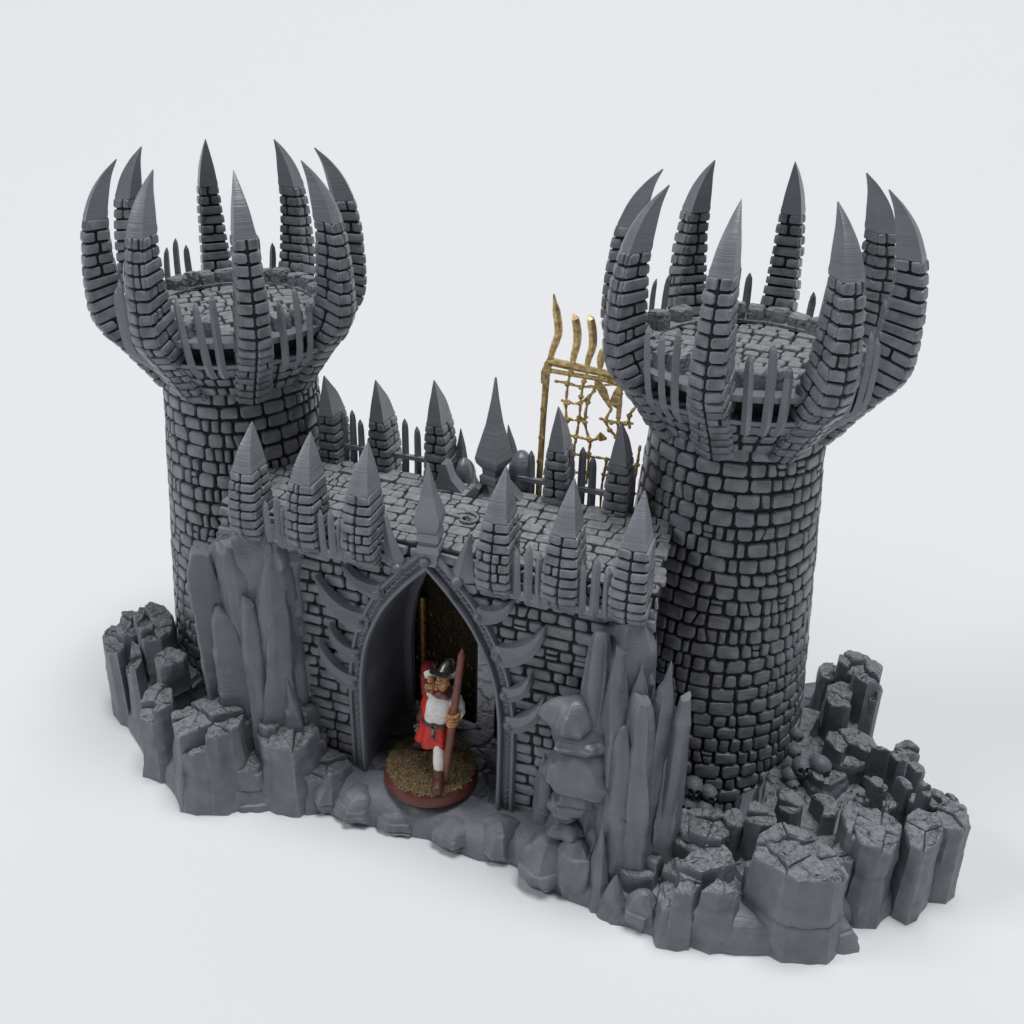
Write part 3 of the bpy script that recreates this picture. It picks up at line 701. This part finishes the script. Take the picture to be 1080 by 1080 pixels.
cluster([(900, 922, 790, 860), (918, 950, 796, 850), (900, 926, 826, 880), (922, 948, 822, 890), (938, 962, 806, 870), (890, 910, 838, 880), (948, 966, 830, 900), (886, 904, 800, 850), (930, 962, 790, 830)], .6, 5)
rock(894, 916, 864, 930, .2, 1.2, top=.8); rock(912, 930, 850, 915, .2, .9, top=.8)
cluster([(936, 972, 868, 930), (950, 985, 840, 900), (972, 998, 842, 905), (938, 966, 846, 900), (984, 1003, 850, 915)], .4, 6)
rock(868, 932, 890, 975, 0, 2.4, top=.8, facets=6); rock(925, 972, 882, 968, 0, 2.2, top=.95, facets=6); rock(958, 1000, 868, 950, 0, 2.0, top=.9, facets=6); rock(862, 890, 905, 965, .1, 1.2, top=.9)

# skulls heaped at the nearer tower's foot
def skull_mb():
    bm = bmesh.new(); bmesh.ops.create_icosphere(bm, subdivisions=4, radius=1)
    for v in bm.verts:
        x, y, z = v.co
        s = 1.
        if z < -.1 and y < .35: v.co.x *= 1-.38*min(1, (-z-.1)/.5); 
        if z < -.25: v.co.y = v.co.y*.8-.12
        v.co.z *= .98
        for ex in (-.36, .36):
            d = math.hypot(x-ex, (z+.08)*1.1)
            if y < 0 and d < .31: v.co.y += .6*(1-(d/.31)**2)
        d = math.hypot(x*1.6, z+.42)
        if y < 0 and d < .17: v.co.y += .25*(1-(d/.17)**2)
        if y < -.2 and -.85 < z < -.6: v.co.y += .07*math.cos(x*26)
    mb = MB(); mb.v = [v.co.copy() for v in bm.verts]; bm.verts.index_update()
    for f in bm.faces: mb.f.append([v.index for v in f.verts]); mb.m.append(0); mb.sm.append(True)
    bm.free(); return mb
sk0 = None
pA = atZ(737, 884, .4); rA, dA = view_frame(pA); pB = atZ(838, 850, 1.4); rB, dB = view_frame(pB)
for k, (px, py, back, s, yaw) in enumerate([(732, 830, .3, .40, 8), (748, 837, .35, .36, 40), (727, 849, .1, .38, -12), (743, 854, .05, .38, 10), (727, 866, -.1, .36, -15), (743, 870, -.15, .36, 5), (756, 860, .4, .3, 35), (737, 843, .45, .3, 0),
                               (828, 840, -.2, .36, 50), (833, 818, .6, .33, 60), (845, 809, .8, .42, 20), (865, 808, .9, .46, 60), (836, 828, .4, .3, 40), (826, 855, -.4, .34, 30), (818, 903, -1.9, .34, 20), (811, 892, -1.7, .34, -10), (838, 793, 1.2, .3, 60), (840, 775, 1.6, .3, 60)]):
    p = atP(px, py, pA+dA*back, dA) if k < 8 else atP(px, py, pB+dB*back, dB)
    if sk0 is None: o = sk0 = skull_mb().build('skull', [M_rock], rb)
    else: o = sk0.copy(); col.objects.link(o); o.parent = rb
    o.location = p; o.scale = (s*.86, s, s*1.05); o.rotation_euler = (R(-12+10*math.sin(k*3)), R(12*math.sin(k*5)), R(yaw-6))
# rounded lumps of the carved back of the gate, behind the rear spike
for px, py, rx, ry, sd in ((549, 499, 17, 27, 401), (489, 503, 15, 24, 402)):
    p = atV(px, py, 5.7); s = 1/27.5
    crag('carved_lump', p, rx*s, .8, E1, p.z-ry*s, p.z+ry*s, kind='round', seed=sd, parent=gw, facets=7, mats=[M_horn, M_horn], nz=18, led=.03)
for (x0, y0), (x1, y1) in (((487, 485), (486, 452)), ((541, 483), (536, 448))):
    a, b = atV(x0, y0, 5.9), atV(x1, y1, 5.8); mb = MB(); mb.tube([a, a.lerp(b, .5), b], [.28, .18, .02], 6, sm=False); mb.build('carved_tine', [M_horn], gw)

# ------------------------------------------------------------------ bronze gate leaves inside the arch
def leaf(name, u0, v0, u1, v1, z0, z1, label):
    t = empty(name, W(u0, v0, z0)); tag(t, label, 'gate leaf')
    a, b = W(u0, v0, 0), W(u1, v1, 0); L = (b-a).length; ex = (b-a)/L; ey = Vector((-ex.y, ex.x, 0)); o0 = t.location.copy()
    P = lambda x, y, z: a+ex*x+ey*y+Vector((0, 0, z))-o0
    if ey.y > 0: PP = P
    rng = random.Random(17); mb = MB(); 
    xs = np.linspace(0, L, 13); zt = []
    for x in xs:
        uu = u0+(u1-u0)*x/L; zz = z1
        while zz > z0+2 and arch_u(zz) < abs(uu)+.01: zz -= .05
        zt.append(zz)
    mb.grid([[P(x, y, z) for x, y, z in ((xx, -.09, z0), (xx, .09, z0), (xx, .09, t_), (xx, -.09, t_))] for xx, t_ in zip(xs, zt)], 0, True, False, (True, True)); mb.build('panel', [M_bronze], t)
    mb = MB(); f = lambda x, y, h: P(x, -.09-h if ey.y > 0 else .09+h, y)
    z = z0+.2
    while z < min(z1, 9.4):                                              # rows of raised runes
        x = .25
        while x < L-.35 and z < interp(list(zip(xs, zt)), x)-.5 and z < interp(list(zip(xs, zt)), x+.3)-.5:
            w = rng.uniform(.12, .3)
            for q in range(rng.choice((1, 2, 2, 3))):
                xa, xb = x+rng.uniform(0, w), x+rng.uniform(0, w); za, zb = z+rng.uniform(0, .1), z+rng.uniform(.2, .38)
                mb.tube([f(xa, za, .0), f((xa+xb)/2+rng.uniform(-.06, .06), (za+zb)/2, .03), f(xb, zb, .0)], .032, 4)
            x += w+.1
        z += .5
    mb.build('runes', [M_bronzehi], t)
    mb = MB(); mb.tube([P(.75, -.22, z0), P(.75, -.22, 7.2)], .2, 10); mb.build('hinge_post', [M_bronzehi], t)
    return t
leaf('gate_leaf', -2.75, 4.2, .42, 3.7, 1.45, 10.9, 'dark bronze gate leaf covered in runes, half closed behind the archer')
leaf('gate_leaf', 2.3, 4.6, 1.5, 3.1, 1.45, 8.0, 'dark bronze gate leaf swung open along the arch passage wall, seen edge on')

# ------------------------------------------------------------------ golden grille behind the wall
GV = 6.4
gg = empty('grille_gate', W(2, GV, 1.3)); tag(gg, 'tall golden wrought grille with spiked top standing behind the wall by the nearer tower', 'grille gate')
g0 = gg.location.copy()
def gp(x, y, dv=0): return atV(x, y, GV+dv)-g0
mb = MB()
top = gp(577, 385); bot = W(1.85, GV, 1.35)-g0; low = gp(569, 500)
mb.tube([bot, low, gp(573, 440), gp(576, 400), top+Vector((0, 0, .1))], [.13, .14, .13, .15, .13], 6, sm=False)
mb.tube([gp(574, 404), gp(576, 392), gp(580, 378)], [.14, .2, .1], 6, sm=False)
for px, py in ((574, 430), (572, 460), (570, 485)):
    c = gp(px, py); mb.tube([c-E2*.2, c+E2*.2], [.12, .05], 5)
mb.build('stile', [M_gold], gg)
mb = MB(); a, b = gp(579, 381), gp(662, 399)
mb.tube([a, a.lerp(b, .3), a.lerp(b, .6), b, gp(700, 408)], [.16, .16, .14, .16, .14], 6, sm=False); mb.tube([gp(577, 390), gp(652, 403), gp(655, 398)], .1, 5); mb.build('top_rail', [M_gold], gg)
for pts in ([(580, 386), (582, 372), (588, 356), (589, 345), (587, 330), (584, 310)], [(604, 385), (605, 377), (608, 365), (609, 352), (607, 338), (605, 331)], [(619, 387), (621, 378), (625, 366), (625, 350), (623, 338), (621, 332)], [(633, 388), (634, 378), (638, 366)], [(648, 392), (652, 380), (655, 365), (654, 350), (651, 340)], [(664, 394), (667, 380), (669, 362), (667, 345)], [(680, 396), (683, 380), (684, 362), (681, 344)]):
    mb = MB(); n = len(pts); ps = catmull([gp(*p) for p in pts], 12)
    mb.tube(ps, [.10+.06*math.sin(math.pi*k/12*.85) if k < 11 else (.08 if k == 11 else .03) for k in range(13)], 7, flat=(E2, 1.), sm=False); mb.build('tine', [M_gold], gg)
nets = {  # bent bars of the net
 'a': [(605, 384), (602, 392), (599, 405), (597, 425), (597, 445), (596, 480), (594, 520), (592, 600)],
 'b': [(621, 388), (616, 402), (613, 418), (611, 440), (608, 460), (605, 478), (603, 520), (600, 610)],
 'c': [(633, 392), (630, 404), (620, 424), (617, 445), (621, 462), (623, 464), (621, 478), (620, 498), (618, 510)],
 'd': [(585, 402), (598, 404), (613, 408), (630, 407), (650, 404), (653, 396)],
 'e': [(592, 422), (600, 424), (612, 425), (628, 412)],
 'f': [(588, 440), (600, 442), (611, 443), (620, 440)],
 'g': [(590, 458), (607, 460), (622, 464), (633, 462)],
 'h': [(590, 478), (605, 479), (621, 481), (640, 484), (668, 488)],
 'i': [(588, 498), (603, 498), (620, 499)],
 'j': [(626, 397), (632, 409), (638, 419), (645, 431)],
 'k': [(645, 431), (639, 443), (643, 453), (650, 460), (664, 470)],
 'l': [(632, 441), (645, 445), (660, 446), (668, 447)],
 'm': [(652, 402), (654, 415), (652, 445), (650, 480), (648, 540)],
 'n': [(664, 452), (664, 438), (676, 424), (690, 415)],
 'o': [(640, 484), (637, 500), (634, 520), (630, 590)],
 'p': [(675, 470), (672, 490), (668, 520), (664, 590)],
 'q': [(590, 530), (620, 534), (660, 540)], 'r': [(588, 570), (620, 574), (660, 580)]}
for k, ptsn in nets.items():
    mb = MB(); ps = catmull([gp(*p) for p in ptsn], 5*(len(ptsn)-1))
    mb.tube(ps, [.056+.014*math.sin(q*2.1) for q in range(len(ps))], 6, flat=(E2, 1.), sm=False)
    for p in ptsn[1:-1]:
        c = gp(*p); mb.tube([c-E1*.11, c-E1*.04-E2*.04, c+E1*.04-E2*.04, c+E1*.11], [.03, .10, .10, .03], 6, sm=False)
    mb.build('net_bar', [M_gold], gg)
mb = MB()                                                          # leaf-shaped spearhead caught in the net
c = [gp(657, 400), gp(652, 414), gp(649, 426), gp(653, 431), gp(652, 442)]
mb.tube(c, [.02, .17, .26, .1, .1], 6, flat=(E2, .5), sm=False); mb.build('spearhead', [M_gold], gg)
mb = MB(); mb.tube([gp(628, 462), gp(633, 460), gp(640, 463)], [.02, .2, .05], 5, sm=False); mb.build('arrowhead', [M_gold], gg); mb = MB(); mb.tube([gp(628, 398), gp(636, 413), gp(644, 430)], [.08, .17, .06], 6, sm=False); mb.build('broken_bar', [M_gold], gg)
mb = MB(); mb.box(lambda x, y, z: W(x, y, z)-g0, 1.6, 7, GV-.35, GV+.35, 1.25, 1.5); mb.build('foot', [M_gold], gg)

# ------------------------------------------------------------------ archer figurine
M_skin = mat('painted_skin', (.58, .30, .12), .5, .25, 9., (), col2=(.38, .17, .06)); M_white = mat('painted_white', (.80, .79, .76), .55, .1, 6.); M_red = mat('painted_red', (.60, .028, .018), .5, .3, 5.)
M_dred = mat('painted_dark_red', (.22, .015, .02), .5, .2, 6.); M_brown = mat('painted_brown', (.105, .04, .028), .45, .3, 7.); M_rim = mat('painted_rim', (.125, .03, .022), .4, .12, 4.)
M_bow = mat('painted_bow', (.20, .07, .045), .45, .2, 5., (('noise', (6., 6., .8), .3, .04),)); M_steel = mat('painted_steel', (.16, .16, .16), .35, .5, 7., (), metal=.85); M_scarf = mat('painted_scarf', (.20, .085, .07), .6, .25, 7.)
BC = Vector((-.1, -6.32, 1.42))
fig = empty('archer_figurine', BC)
tag(fig, 'painted archer figurine in red and white with kettle helmet and long brown bow', 'figurine')
L0 = lambda x, y, z: Vector((x, y, z))-BC
mb = MB(); N = 72
mb.grid([[(r*math.cos(2*math.pi*k/N), r*math.sin(2*math.pi*k/N), z) for k in range(N)] for r, z in ((1.8, 0), (1.88, .05), (1.88, .14), (1.80, .42), (1.75, .5), (1.70, .52), (.01, .53))], 0, True, True, (True, True))
mb.build('round_base', [M_rim], fig)
M_fl = [mat('flock_'+n, c, .9, .35, 12.) for n, c in (('brown', (.15, .10, .05)), ('green', (.12, .14, .035)), ('straw', (.42, .33, .15)), ('grey', (.24, .21, .16)))]
mb = MB(); rng = random.Random(2)
rows = []
for r in np.linspace(1.74, .01, 14):
    rows.append([Vector((r*math.cos(a), r*math.sin(a), .57+.07*noise.noise(Vector((r*math.cos(a), r*math.sin(a), 0))*4))) for a in [2*math.pi*k/60 for k in range(60)]])
mb.grid(rows, 0, True, True)
for k in range(4200):
    r = 1.77*math.sqrt(rng.random()); a = rng.uniform(0, 6.283); x, y = r*math.cos(a), r*math.sin(a); z = .54+.09*noise.noise(Vector((x, y, 0))*4)
    gm = rng.choice((0, 0, 0, 3, 3, 2, 1)) if noise.noise(Vector((x, y, 3))*1.3) < .12 else rng.choice((1, 1, 2, 0, 3))
    h = rng.uniform(.03, .11); d = Vector((rng.uniform(-1, 1), rng.uniform(-1, 1), rng.uniform(.1, .9))).normalized()*h*1.5; s = Vector((rng.uniform(-1, 1), rng.uniform(-1, 1), 0)).normalized()*rng.uniform(.015, .032)
    p = Vector((x, y, z-.01)); q = p+Vector((0, 0, .05))
    mb.face([p-s, p+s, p+d+s*.5, p+d-s*.5], gm)
    if rng.random() < .4: 
        e = rng.uniform(.025, .05); mb.tube([p-Vector((0, 0, e)), p, p+Vector((0, 0, e*1.2))], [e*.5, e, e*.4], 5, gm, sm=False)
flock = mb.build('flock', M_fl, fig)
# --- body: one skinned surface
def skin(name, joints, bones, mats, parent, root, matfun=None, levels=2):
    me = bpy.data.meshes.new(name); names = list(joints)
    me.from_pydata([tuple(L0(*joints[n][:3])) for n in names], [(names.index(a), names.index(b)) for a, b in bones], [])
    o = bpy.data.objects.new(name, me); col.objects.link(o)
    sk = o.modifiers.new('skin', 'SKIN'); sk.use_smooth_shade = True
    for i, n in enumerate(names):
        v = me.skin_vertices[0].data[i]; r = joints[n][3]; v.radius = (r if not isinstance(r, tuple) else r[0], r if not isinstance(r, tuple) else r[1]); v.use_root = (n == root)
    ss = o.modifiers.new('sub', 'SUBSURF'); ss.levels = levels; ss.render_levels = levels
    dg = bpy.context.evaluated_depsgraph_get(); me2 = bpy.data.meshes.new_from_object(o.evaluated_get(dg)); bpy.data.objects.remove(o)
    for m in mats: me2.materials.append(m)
    if matfun:
        for p in me2.polygons: p.material_index = matfun(p.center+BC)
    for p in me2.polygons: p.use_smooth = True
    o = bpy.data.objects.new(name, me2); col.objects.link(o); o.parent = parent; return o
J = {'pelvis': (.16, -6.42, 4.25, .34), 'waist': (.22, -6.43, 4.6, .33), 'chest': (.38, -6.45, 5.2, .40), 'upper': (.45, -6.45, 5.55, .30), 'neck': (.5, -6.5, 5.85, .16), 'jaw': (.46, -6.6, 6.12, .22), 'skull': (.50, -6.58, 6.45, .30), 'crown': (.55, -6.54, 6.8, .2),
     'hipl': (.36, -6.55, 4.0, .30), 'kneel': (.44, -7.0, 3.15, .25), 'calfl': (.46, -7.12, 2.85, .26), 'anklel': (.50, -7.3, 2.3, .15), 'heell': (.5, -7.33, 2.08, .15), 'toel': (.56, -7.72, 2.04, .13),
     'hipr': (.02, -6.35, 4.0, .30), 'kneer': (-.22, -5.95, 3.15, .21), 'calfr': (-.3, -5.8, 2.85, .21), 'ankler': (-.42, -5.55, 2.35, .15), 'heelr': (-.45, -5.52, 2.12, .15), 'toer': (-.92, -5.62, 2.06, .13),
     'shl': (.86, -6.5, 5.5, .22), 'elbl': (1.08, -6.62, 5.08, .17), 'wril': (1.12, -6.86, 5.12, .13), 'pall': (1.13, -6.98, 5.14, .13),
     'shr': (-.02, -6.38, 5.5, .22), 'elbr': (-.28, -5.98, 6.2, .18), 'wrir': (.0, -6.45, 6.42, .13), 'palr': (.03, -6.66, 6.2, .15)}
BN = [('pelvis', 'waist'), ('waist', 'chest'), ('chest', 'upper'), ('upper', 'neck'), ('neck', 'jaw'), ('jaw', 'skull'), ('skull', 'crown'), ('pelvis', 'hipl'), ('hipl', 'kneel'), ('kneel', 'calfl'), ('calfl', 'anklel'), ('anklel', 'heell'), ('heell', 'toel'),
      ('pelvis', 'hipr'), ('hipr', 'kneer'), ('kneer', 'calfr'), ('calfr', 'ankler'), ('ankler', 'heelr'), ('heelr', 'toer'), ('upper', 'shl'), ('shl', 'elbl'), ('elbl', 'wril'), ('wril', 'pall'), ('upper', 'shr'), ('shr', 'elbr'), ('elbr', 'wrir'), ('wrir', 'palr')]
body = skin('body', J, BN, [M_skin, M_white], fig, 'pelvis', lambda p: 1 if p.z < 4.4 else 0)
# fingers, nose, ears, eyes are added to the same mesh
mb = MB()
def ball(c, r, mi=0, n=10):
    c = L0(*c); mb.grid([[c+Vector((r[0]*math.sin(t)*math.cos(a), r[1]*math.sin(t)*math.sin(a), r[2]*math.cos(t))) for a in [2*math.pi*k/n for k in range(n)]] for t in np.linspace(.02, math.pi-.02, 8)], mi, True, True, (True, True))
BOWP = lambda z: Vector((.70+(1.30-.70)*(z-1.95)/6.2, -7.22+.38*(z-1.95)/6.2, z))
for k, z in enumerate((5.36, 5.22, 5.08, 4.95)):                    # four fingers wrapped round the bow
    c = BOWP(z)-BC; rr = (.2, .215, .21, .185)[k]
    mb.tube([c+Vector((rr*math.cos(a), rr*1.05*math.sin(a), -.02*q)) for q, a in enumerate(np.linspace(R(30), R(-215), 10))], [.07]*8+[.066, .04], 8, 0)
c = BOWP(5.4)-BC; mb.tube([c+Vector((.18, .2, -.25)), c+Vector((.02, .24, -.02)), c+Vector((-.16, .08, .06)), c+Vector((-.2, -.1, .04))], [.08, .075, .065, .04], 8, 0)
for k in range(4):                                                  # the raised fist
    x = -.1+k*.075; mb.tube([L0(x, -6.72, 6.22), L0(x-.01, -6.84, 6.12), L0(x-.01, -6.85, 6.0-.02*(k in (1, 2))), L0(x, -6.74, 5.93), L0(x+.01, -6.66, 5.98)], [.05, .055, .05, .045, .03], 7, 0)
mb.tube([L0(.14, -6.64, 6.25), L0(.2, -6.76, 6.14), L0(.17, -6.84, 6.04)], [.06, .055, .035], 7, 0)
mb.tube([L0(.40, -6.83, 6.5), L0(.33, -6.94, 6.33), L0(.31, -6.95, 6.25), L0(.36, -6.85, 6.22)], [.04, .06, .075, .04], 7, 0)    # nose
ball((.72, -6.6, 6.36), (.05, .09, .13)); ball((.30, -6.82, 6.44), (.045, .04, .035), 1); ball((.52, -6.87, 6.44), (.045, .04, .035), 1); ball((.29, -6.855, 6.44), (.02, .02, .022), 2); ball((.51, -6.905, 6.44), (.02, .02, .022), 2)
mb.tube([L0(.28, -6.85, 6.53), L0(.4, -6.91, 6.55), L0(.58, -6.87, 6.54)], [.03, .045, .03], 6, 0); mb.tube([L0(.31, -6.84, 6.07), L0(.38, -6.88, 6.06), L0(.48, -6.86, 6.08)], [.015, .03, .015], 6, 3)
ball((.40, -6.78, 5.97), (.09, .08, .07))
M_pup = mat('painted_pupil', (.01, .008, .008), .4, 0, 3.)
bits = mb.build('bits', [M_skin, M_white, M_pup, M_dred], None)
with_bm = bmesh.new(); with_bm.from_mesh(body.data); nface = len(with_bm.faces)
base_i = len(body.data.materials); body.data.materials.append(M_pup); body.data.materials.append(M_dred)
with_bm.from_mesh(bits.data); with_bm.to_mesh(body.data); with_bm.free(); bpy.data.objects.remove(bits)
# --- clothing
def rings(name, spec, mats, mifun=None, n=40, pleat=0, wob=.02, parent=fig):
    mb = MB(); rows = []
    for cx, cy, z, rx, ry, pl in spec:
        rows.append([L0(cx+rx*(1+pl*math.cos(7*a+1))*math.cos(a), cy+ry*(1+pl*math.cos(7*a+1))*math.sin(a), z+wob*noise.noise(Vector((math.cos(a)*2, math.sin(a)*2, z)))) for a in [2*math.pi*k/n for k in range(n)]])
    mb.grid(rows, 0, True, True, (False, False))
    if mifun:
        for i, f in enumerate(mb.f):
            c = sum((mb.v[q] for q in f), Vector())/len(f)+BC; mb.m[i] = mifun(c)
    return mb.build(name, mats, parent, angle=60)
coat = rings('tunic', [(.5, -6.5, 5.92, .16, .16, 0), (.48, -6.48, 5.82, .36, .28, 0), (.44, -6.49, 5.68, .62, .42, .0), (.40, -6.5, 5.45, .69, .52, .02), (.36, -6.52, 5.15, .68, .56, .03), (.28, -6.5, 4.8, .64, .53, .02), (.22, -6.46, 4.52, .58, .47, .03), (.2, -6.45, 4.4, .60, .49, .04), (.18, -6.45, 4.0, .68, .55, .06), (.16, -6.47, 3.8, .71, .56, .08), (.15, -6.5, 3.55, .74, .58, .1), (.15, -6.5, 3.4, .75, .59, .1), (.15, -6.5, 3.42, .66, .5, .1), (.15, -6.46, 3.8, .52, .43, .05)], [M_red, M_white],
             lambda c: 1 if c.z > 4.5 and c.x > -.22+.16*(c.z-4.5) and c.y < -6.3 else 0)
rings('scarf', [(.5, -6.5, 6.02, .2, .2, 0), (.48, -6.5, 5.98, .36, .32, .05), (.47, -6.52, 5.86, .46, .38, .06), (.46, -6.52, 5.74, .42, .36, .05), (.46, -6.5, 5.7, .3, .26, 0)], [M_scarf], None, wob=.08)
rings('belt', [(.22, -6.45, 4.36, .55, .45, 0), (.22, -6.45, 4.36, .63, .53, 0), (.235, -6.45, 4.56, .62, .52, 0), (.24, -6.45, 4.56, .54, .44, 0)], [M_brown], None)
mb = MB()
for k in range(16):
    a, b = 2*math.pi*k/16, 2*math.pi*(k+1)/16
    mb.tube([L0(.2+.1*math.cos(a), -7.0, 4.47+.12*math.sin(a)), L0(.2+.1*math.cos(b), -7.0, 4.47+.12*math.sin(b))], .035, 6)
mb.box(lambda x, y, z: L0(x, y, z), .15, .25, -7.05, -6.95, 4.02, 4.4); mb.tube([L0(.2, -7.02, 4.05), L0(.21, -7.03, 3.9), L0(.22, -7.0, 3.78)], [.07, .06, .01], 6)
mb.build('buckle', [M_steel], fig)
def sleeve(name, pts, rad, m): 
    mb = MB(); ps = catmull([L0(*p) for p in pts], 12); mb.tube(ps, [interp([(k/(len(rad)-1), r) for k, r in enumerate(rad)], q/12)*(1+.05*math.sin(q*2.3)) for q in range(13)], 14, 0); return mb.build(name, [m], fig)
sleeve('sleeve', [(.62, -6.46, 5.5), (.9, -6.52, 5.42), (1.06, -6.64, 5.14), (1.1, -6.86, 5.14)], [.34, .38, .31, .23], M_white)
sleeve('sleeve', [(.1, -6.42, 5.45), (-.12, -6.32, 5.5), (-.28, -6.0, 6.1), (-.22, -6.05, 6.45), (-.04, -6.4, 6.5)], [.26, .3, .27, .27, .24], M_dred)
mb = MB(); mb.tube([L0(-.07, -6.36, 6.5), L0(-.01, -6.5, 6.42)], [.25, .22], 14); mb.build('cuff', [M_white], fig)
sleeve('upper_sleeve', [(.15, -6.5, 5.45), (-.1, -6.5, 5.3), (-.22, -6.5, 4.9), (-.25, -6.5, 4.6)], [.2, .26, .2, .12], M_red)
# shoes
for pts, rad in (([(.5, -7.25, 2.62), (.5, -7.32, 2.4), (.51, -7.36, 2.16), (.54, -7.62, 2.1), (.58, -7.86, 2.06), (.59, -7.96, 2.05)], [.2, .22, .24, .25, .2, .06]), ([(-.40, -5.62, 2.66), (-.42, -5.55, 2.42), (-.47, -5.52, 2.18), (-.75, -5.58, 2.12), (-1.0, -5.63, 2.08), (-1.14, -5.66, 2.07)], [.2, .22, .24, .24, .2, .05])):
    mb = MB(); mb.tube(catmull([L0(*p) for p in pts], 16), [interp([(k/5, r) for k, r in enumerate(rad)], q/16) for q in range(17)], 14); mb.build('shoe', [M_brown], fig)
# helmet with turned-down brim
mb = MB(); N = 40; hc = Vector((.60, -6.56, 6.80)); tl = R(-6)
TB = R(24)                                                          # tipped back: he looks up
def hp(r, z, a):
    dy = r*1.02*math.sin(a)
    return L0(hc.x+r*math.cos(a)+.16*z, hc.y+dy*math.cos(TB)+z*math.sin(TB), hc.z+z*math.cos(TB)-dy*math.sin(TB)-.05*math.cos(a)*r)
mb.grid([[hp(r, z, 2*math.pi*k/N) for k in range(N)] for r, z in ((.31, -.03), (.56, -.07), (.58, -.06), (.57, -.035), (.40, .02), (.32, .06), (.30, .12), (.265, .24), (.20, .38), (.11, .49), (.02, .56))], 0, True, True, (False, True))
mb.tube([hp(.58, -.05, R(a)) for a in range(0, 361, 12)], .03, 6)
mb.build('helmet', [M_steel], fig)
# long bow
mb = MB(); zs = np.linspace(1.96, 8.2, 24); rows = []
mb.tube([BOWP(z)-BC+Vector((0, 0, 0)) for z in zs], [.03+.0 if k == 23 else (.125+.03*math.sin(math.pi*min(1, (k+3)/26))) for k in range(24)], 10, 0); mb.build('bow', [M_bow], fig)
# arrow bag and dagger hilt at the hip
mb = MB(); mb.tube([L0(-.28, -6.5, 4.75), L0(-.42, -6.42, 4.35), L0(-.5, -6.35, 3.9)], [.17, .2, .15], 10); mb.build('arrow_bag', [M_brown], fig)
mb = MB()
for k, (dx, dz) in enumerate(((0, 0), (-.1, .05), (.08, -.1), (-.05, -.15), (.02, .14))): 
    c = L0(-.52+dx, -6.62, 4.05+dz); mb.tube([c, c+Vector((-.03, -.03, -.12))], [.09, .05], 6)
for z in (4.82, 4.9): mb.tube([L0(-.38, -6.62, z-.06), L0(-.3, -6.66, z), L0(-.22, -6.62, z+.03)], [.05, .08, .05], 6)
mb.build('hilt', [M_steel], fig)
mb = MB(); mb.tube([L0(-.46, -6.55, 3.85), L0(-.42, -6.55, 3.55), L0(-.4, -6.55, 3.3)], [.1, .09, .03], 7); mb.build('fletching', [M_white], fig)

# ------------------------------------------------------------------ table sweep and light
M_sweep = bpy.data.materials.new('paper_sweep'); M_sweep.use_nodes = True
b = M_sweep.node_tree.nodes['Principled BSDF']; b.inputs['Base Color'].default_value = (.757, .764, .787, 1); b.inputs['Roughness'].default_value = .9; b.inputs['Specular IOR Level'].default_value = .1
mb = MB(); prof = [(-260, 0), (-60, 0), (40, 0)]+[(40+400*math.sin(R(a)), 400-400*math.cos(R(a))) for a in range(2, 71, 2)]
mb.grid([[(x, y, z) for x in (-420, 420)] for y, z in prof], 0, False, True)
g = mb.build('ground', [M_sweep]); tag(g, 'plain pale grey seamless paper under the castle', 'backdrop', kind='structure')

w = bpy.data.worlds.new('World'); sc.world = w; w.use_nodes = True
WS, KEY = .09, 1.04
w.node_tree.nodes['Background'].inputs['Color'].default_value = (1, 1, 1, 1); w.node_tree.nodes['Background'].inputs['Strength'].default_value = WS
def area(name, loc, aim, sx, sy, power, colr=(1, 1, 1)):
    l = bpy.data.lights.new(name, 'AREA'); l.shape = 'RECTANGLE'; l.size = sx; l.size_y = sy; l.energy = power; l.color = colr
    o = bpy.data.objects.new(name, l); col.objects.link(o); o.location = loc; o.rotation_euler = (Vector(aim)-Vector(loc)).to_track_quat('-Z', 'Y').to_euler()
area('overhead_softbox', (110, 40, 1000), (0, 20, 0), 420, 420, 7800000*KEY)
area('side_softbox', (-900, -330, 750), (0, 0, 8), 420, 420, 4200000, (.95, .98, 1))
sc.view_settings.view_transform = 'Standard'; sc.view_settings.look = 'None'; sc.view_settings.exposure = 0; sc.view_settings.gamma = 1; sc.view_settings.use_curve_mapping = False
sc.cycles.max_bounces = 5; sc.cycles.diffuse_bounces = 3; sc.cycles.use_denoising = True
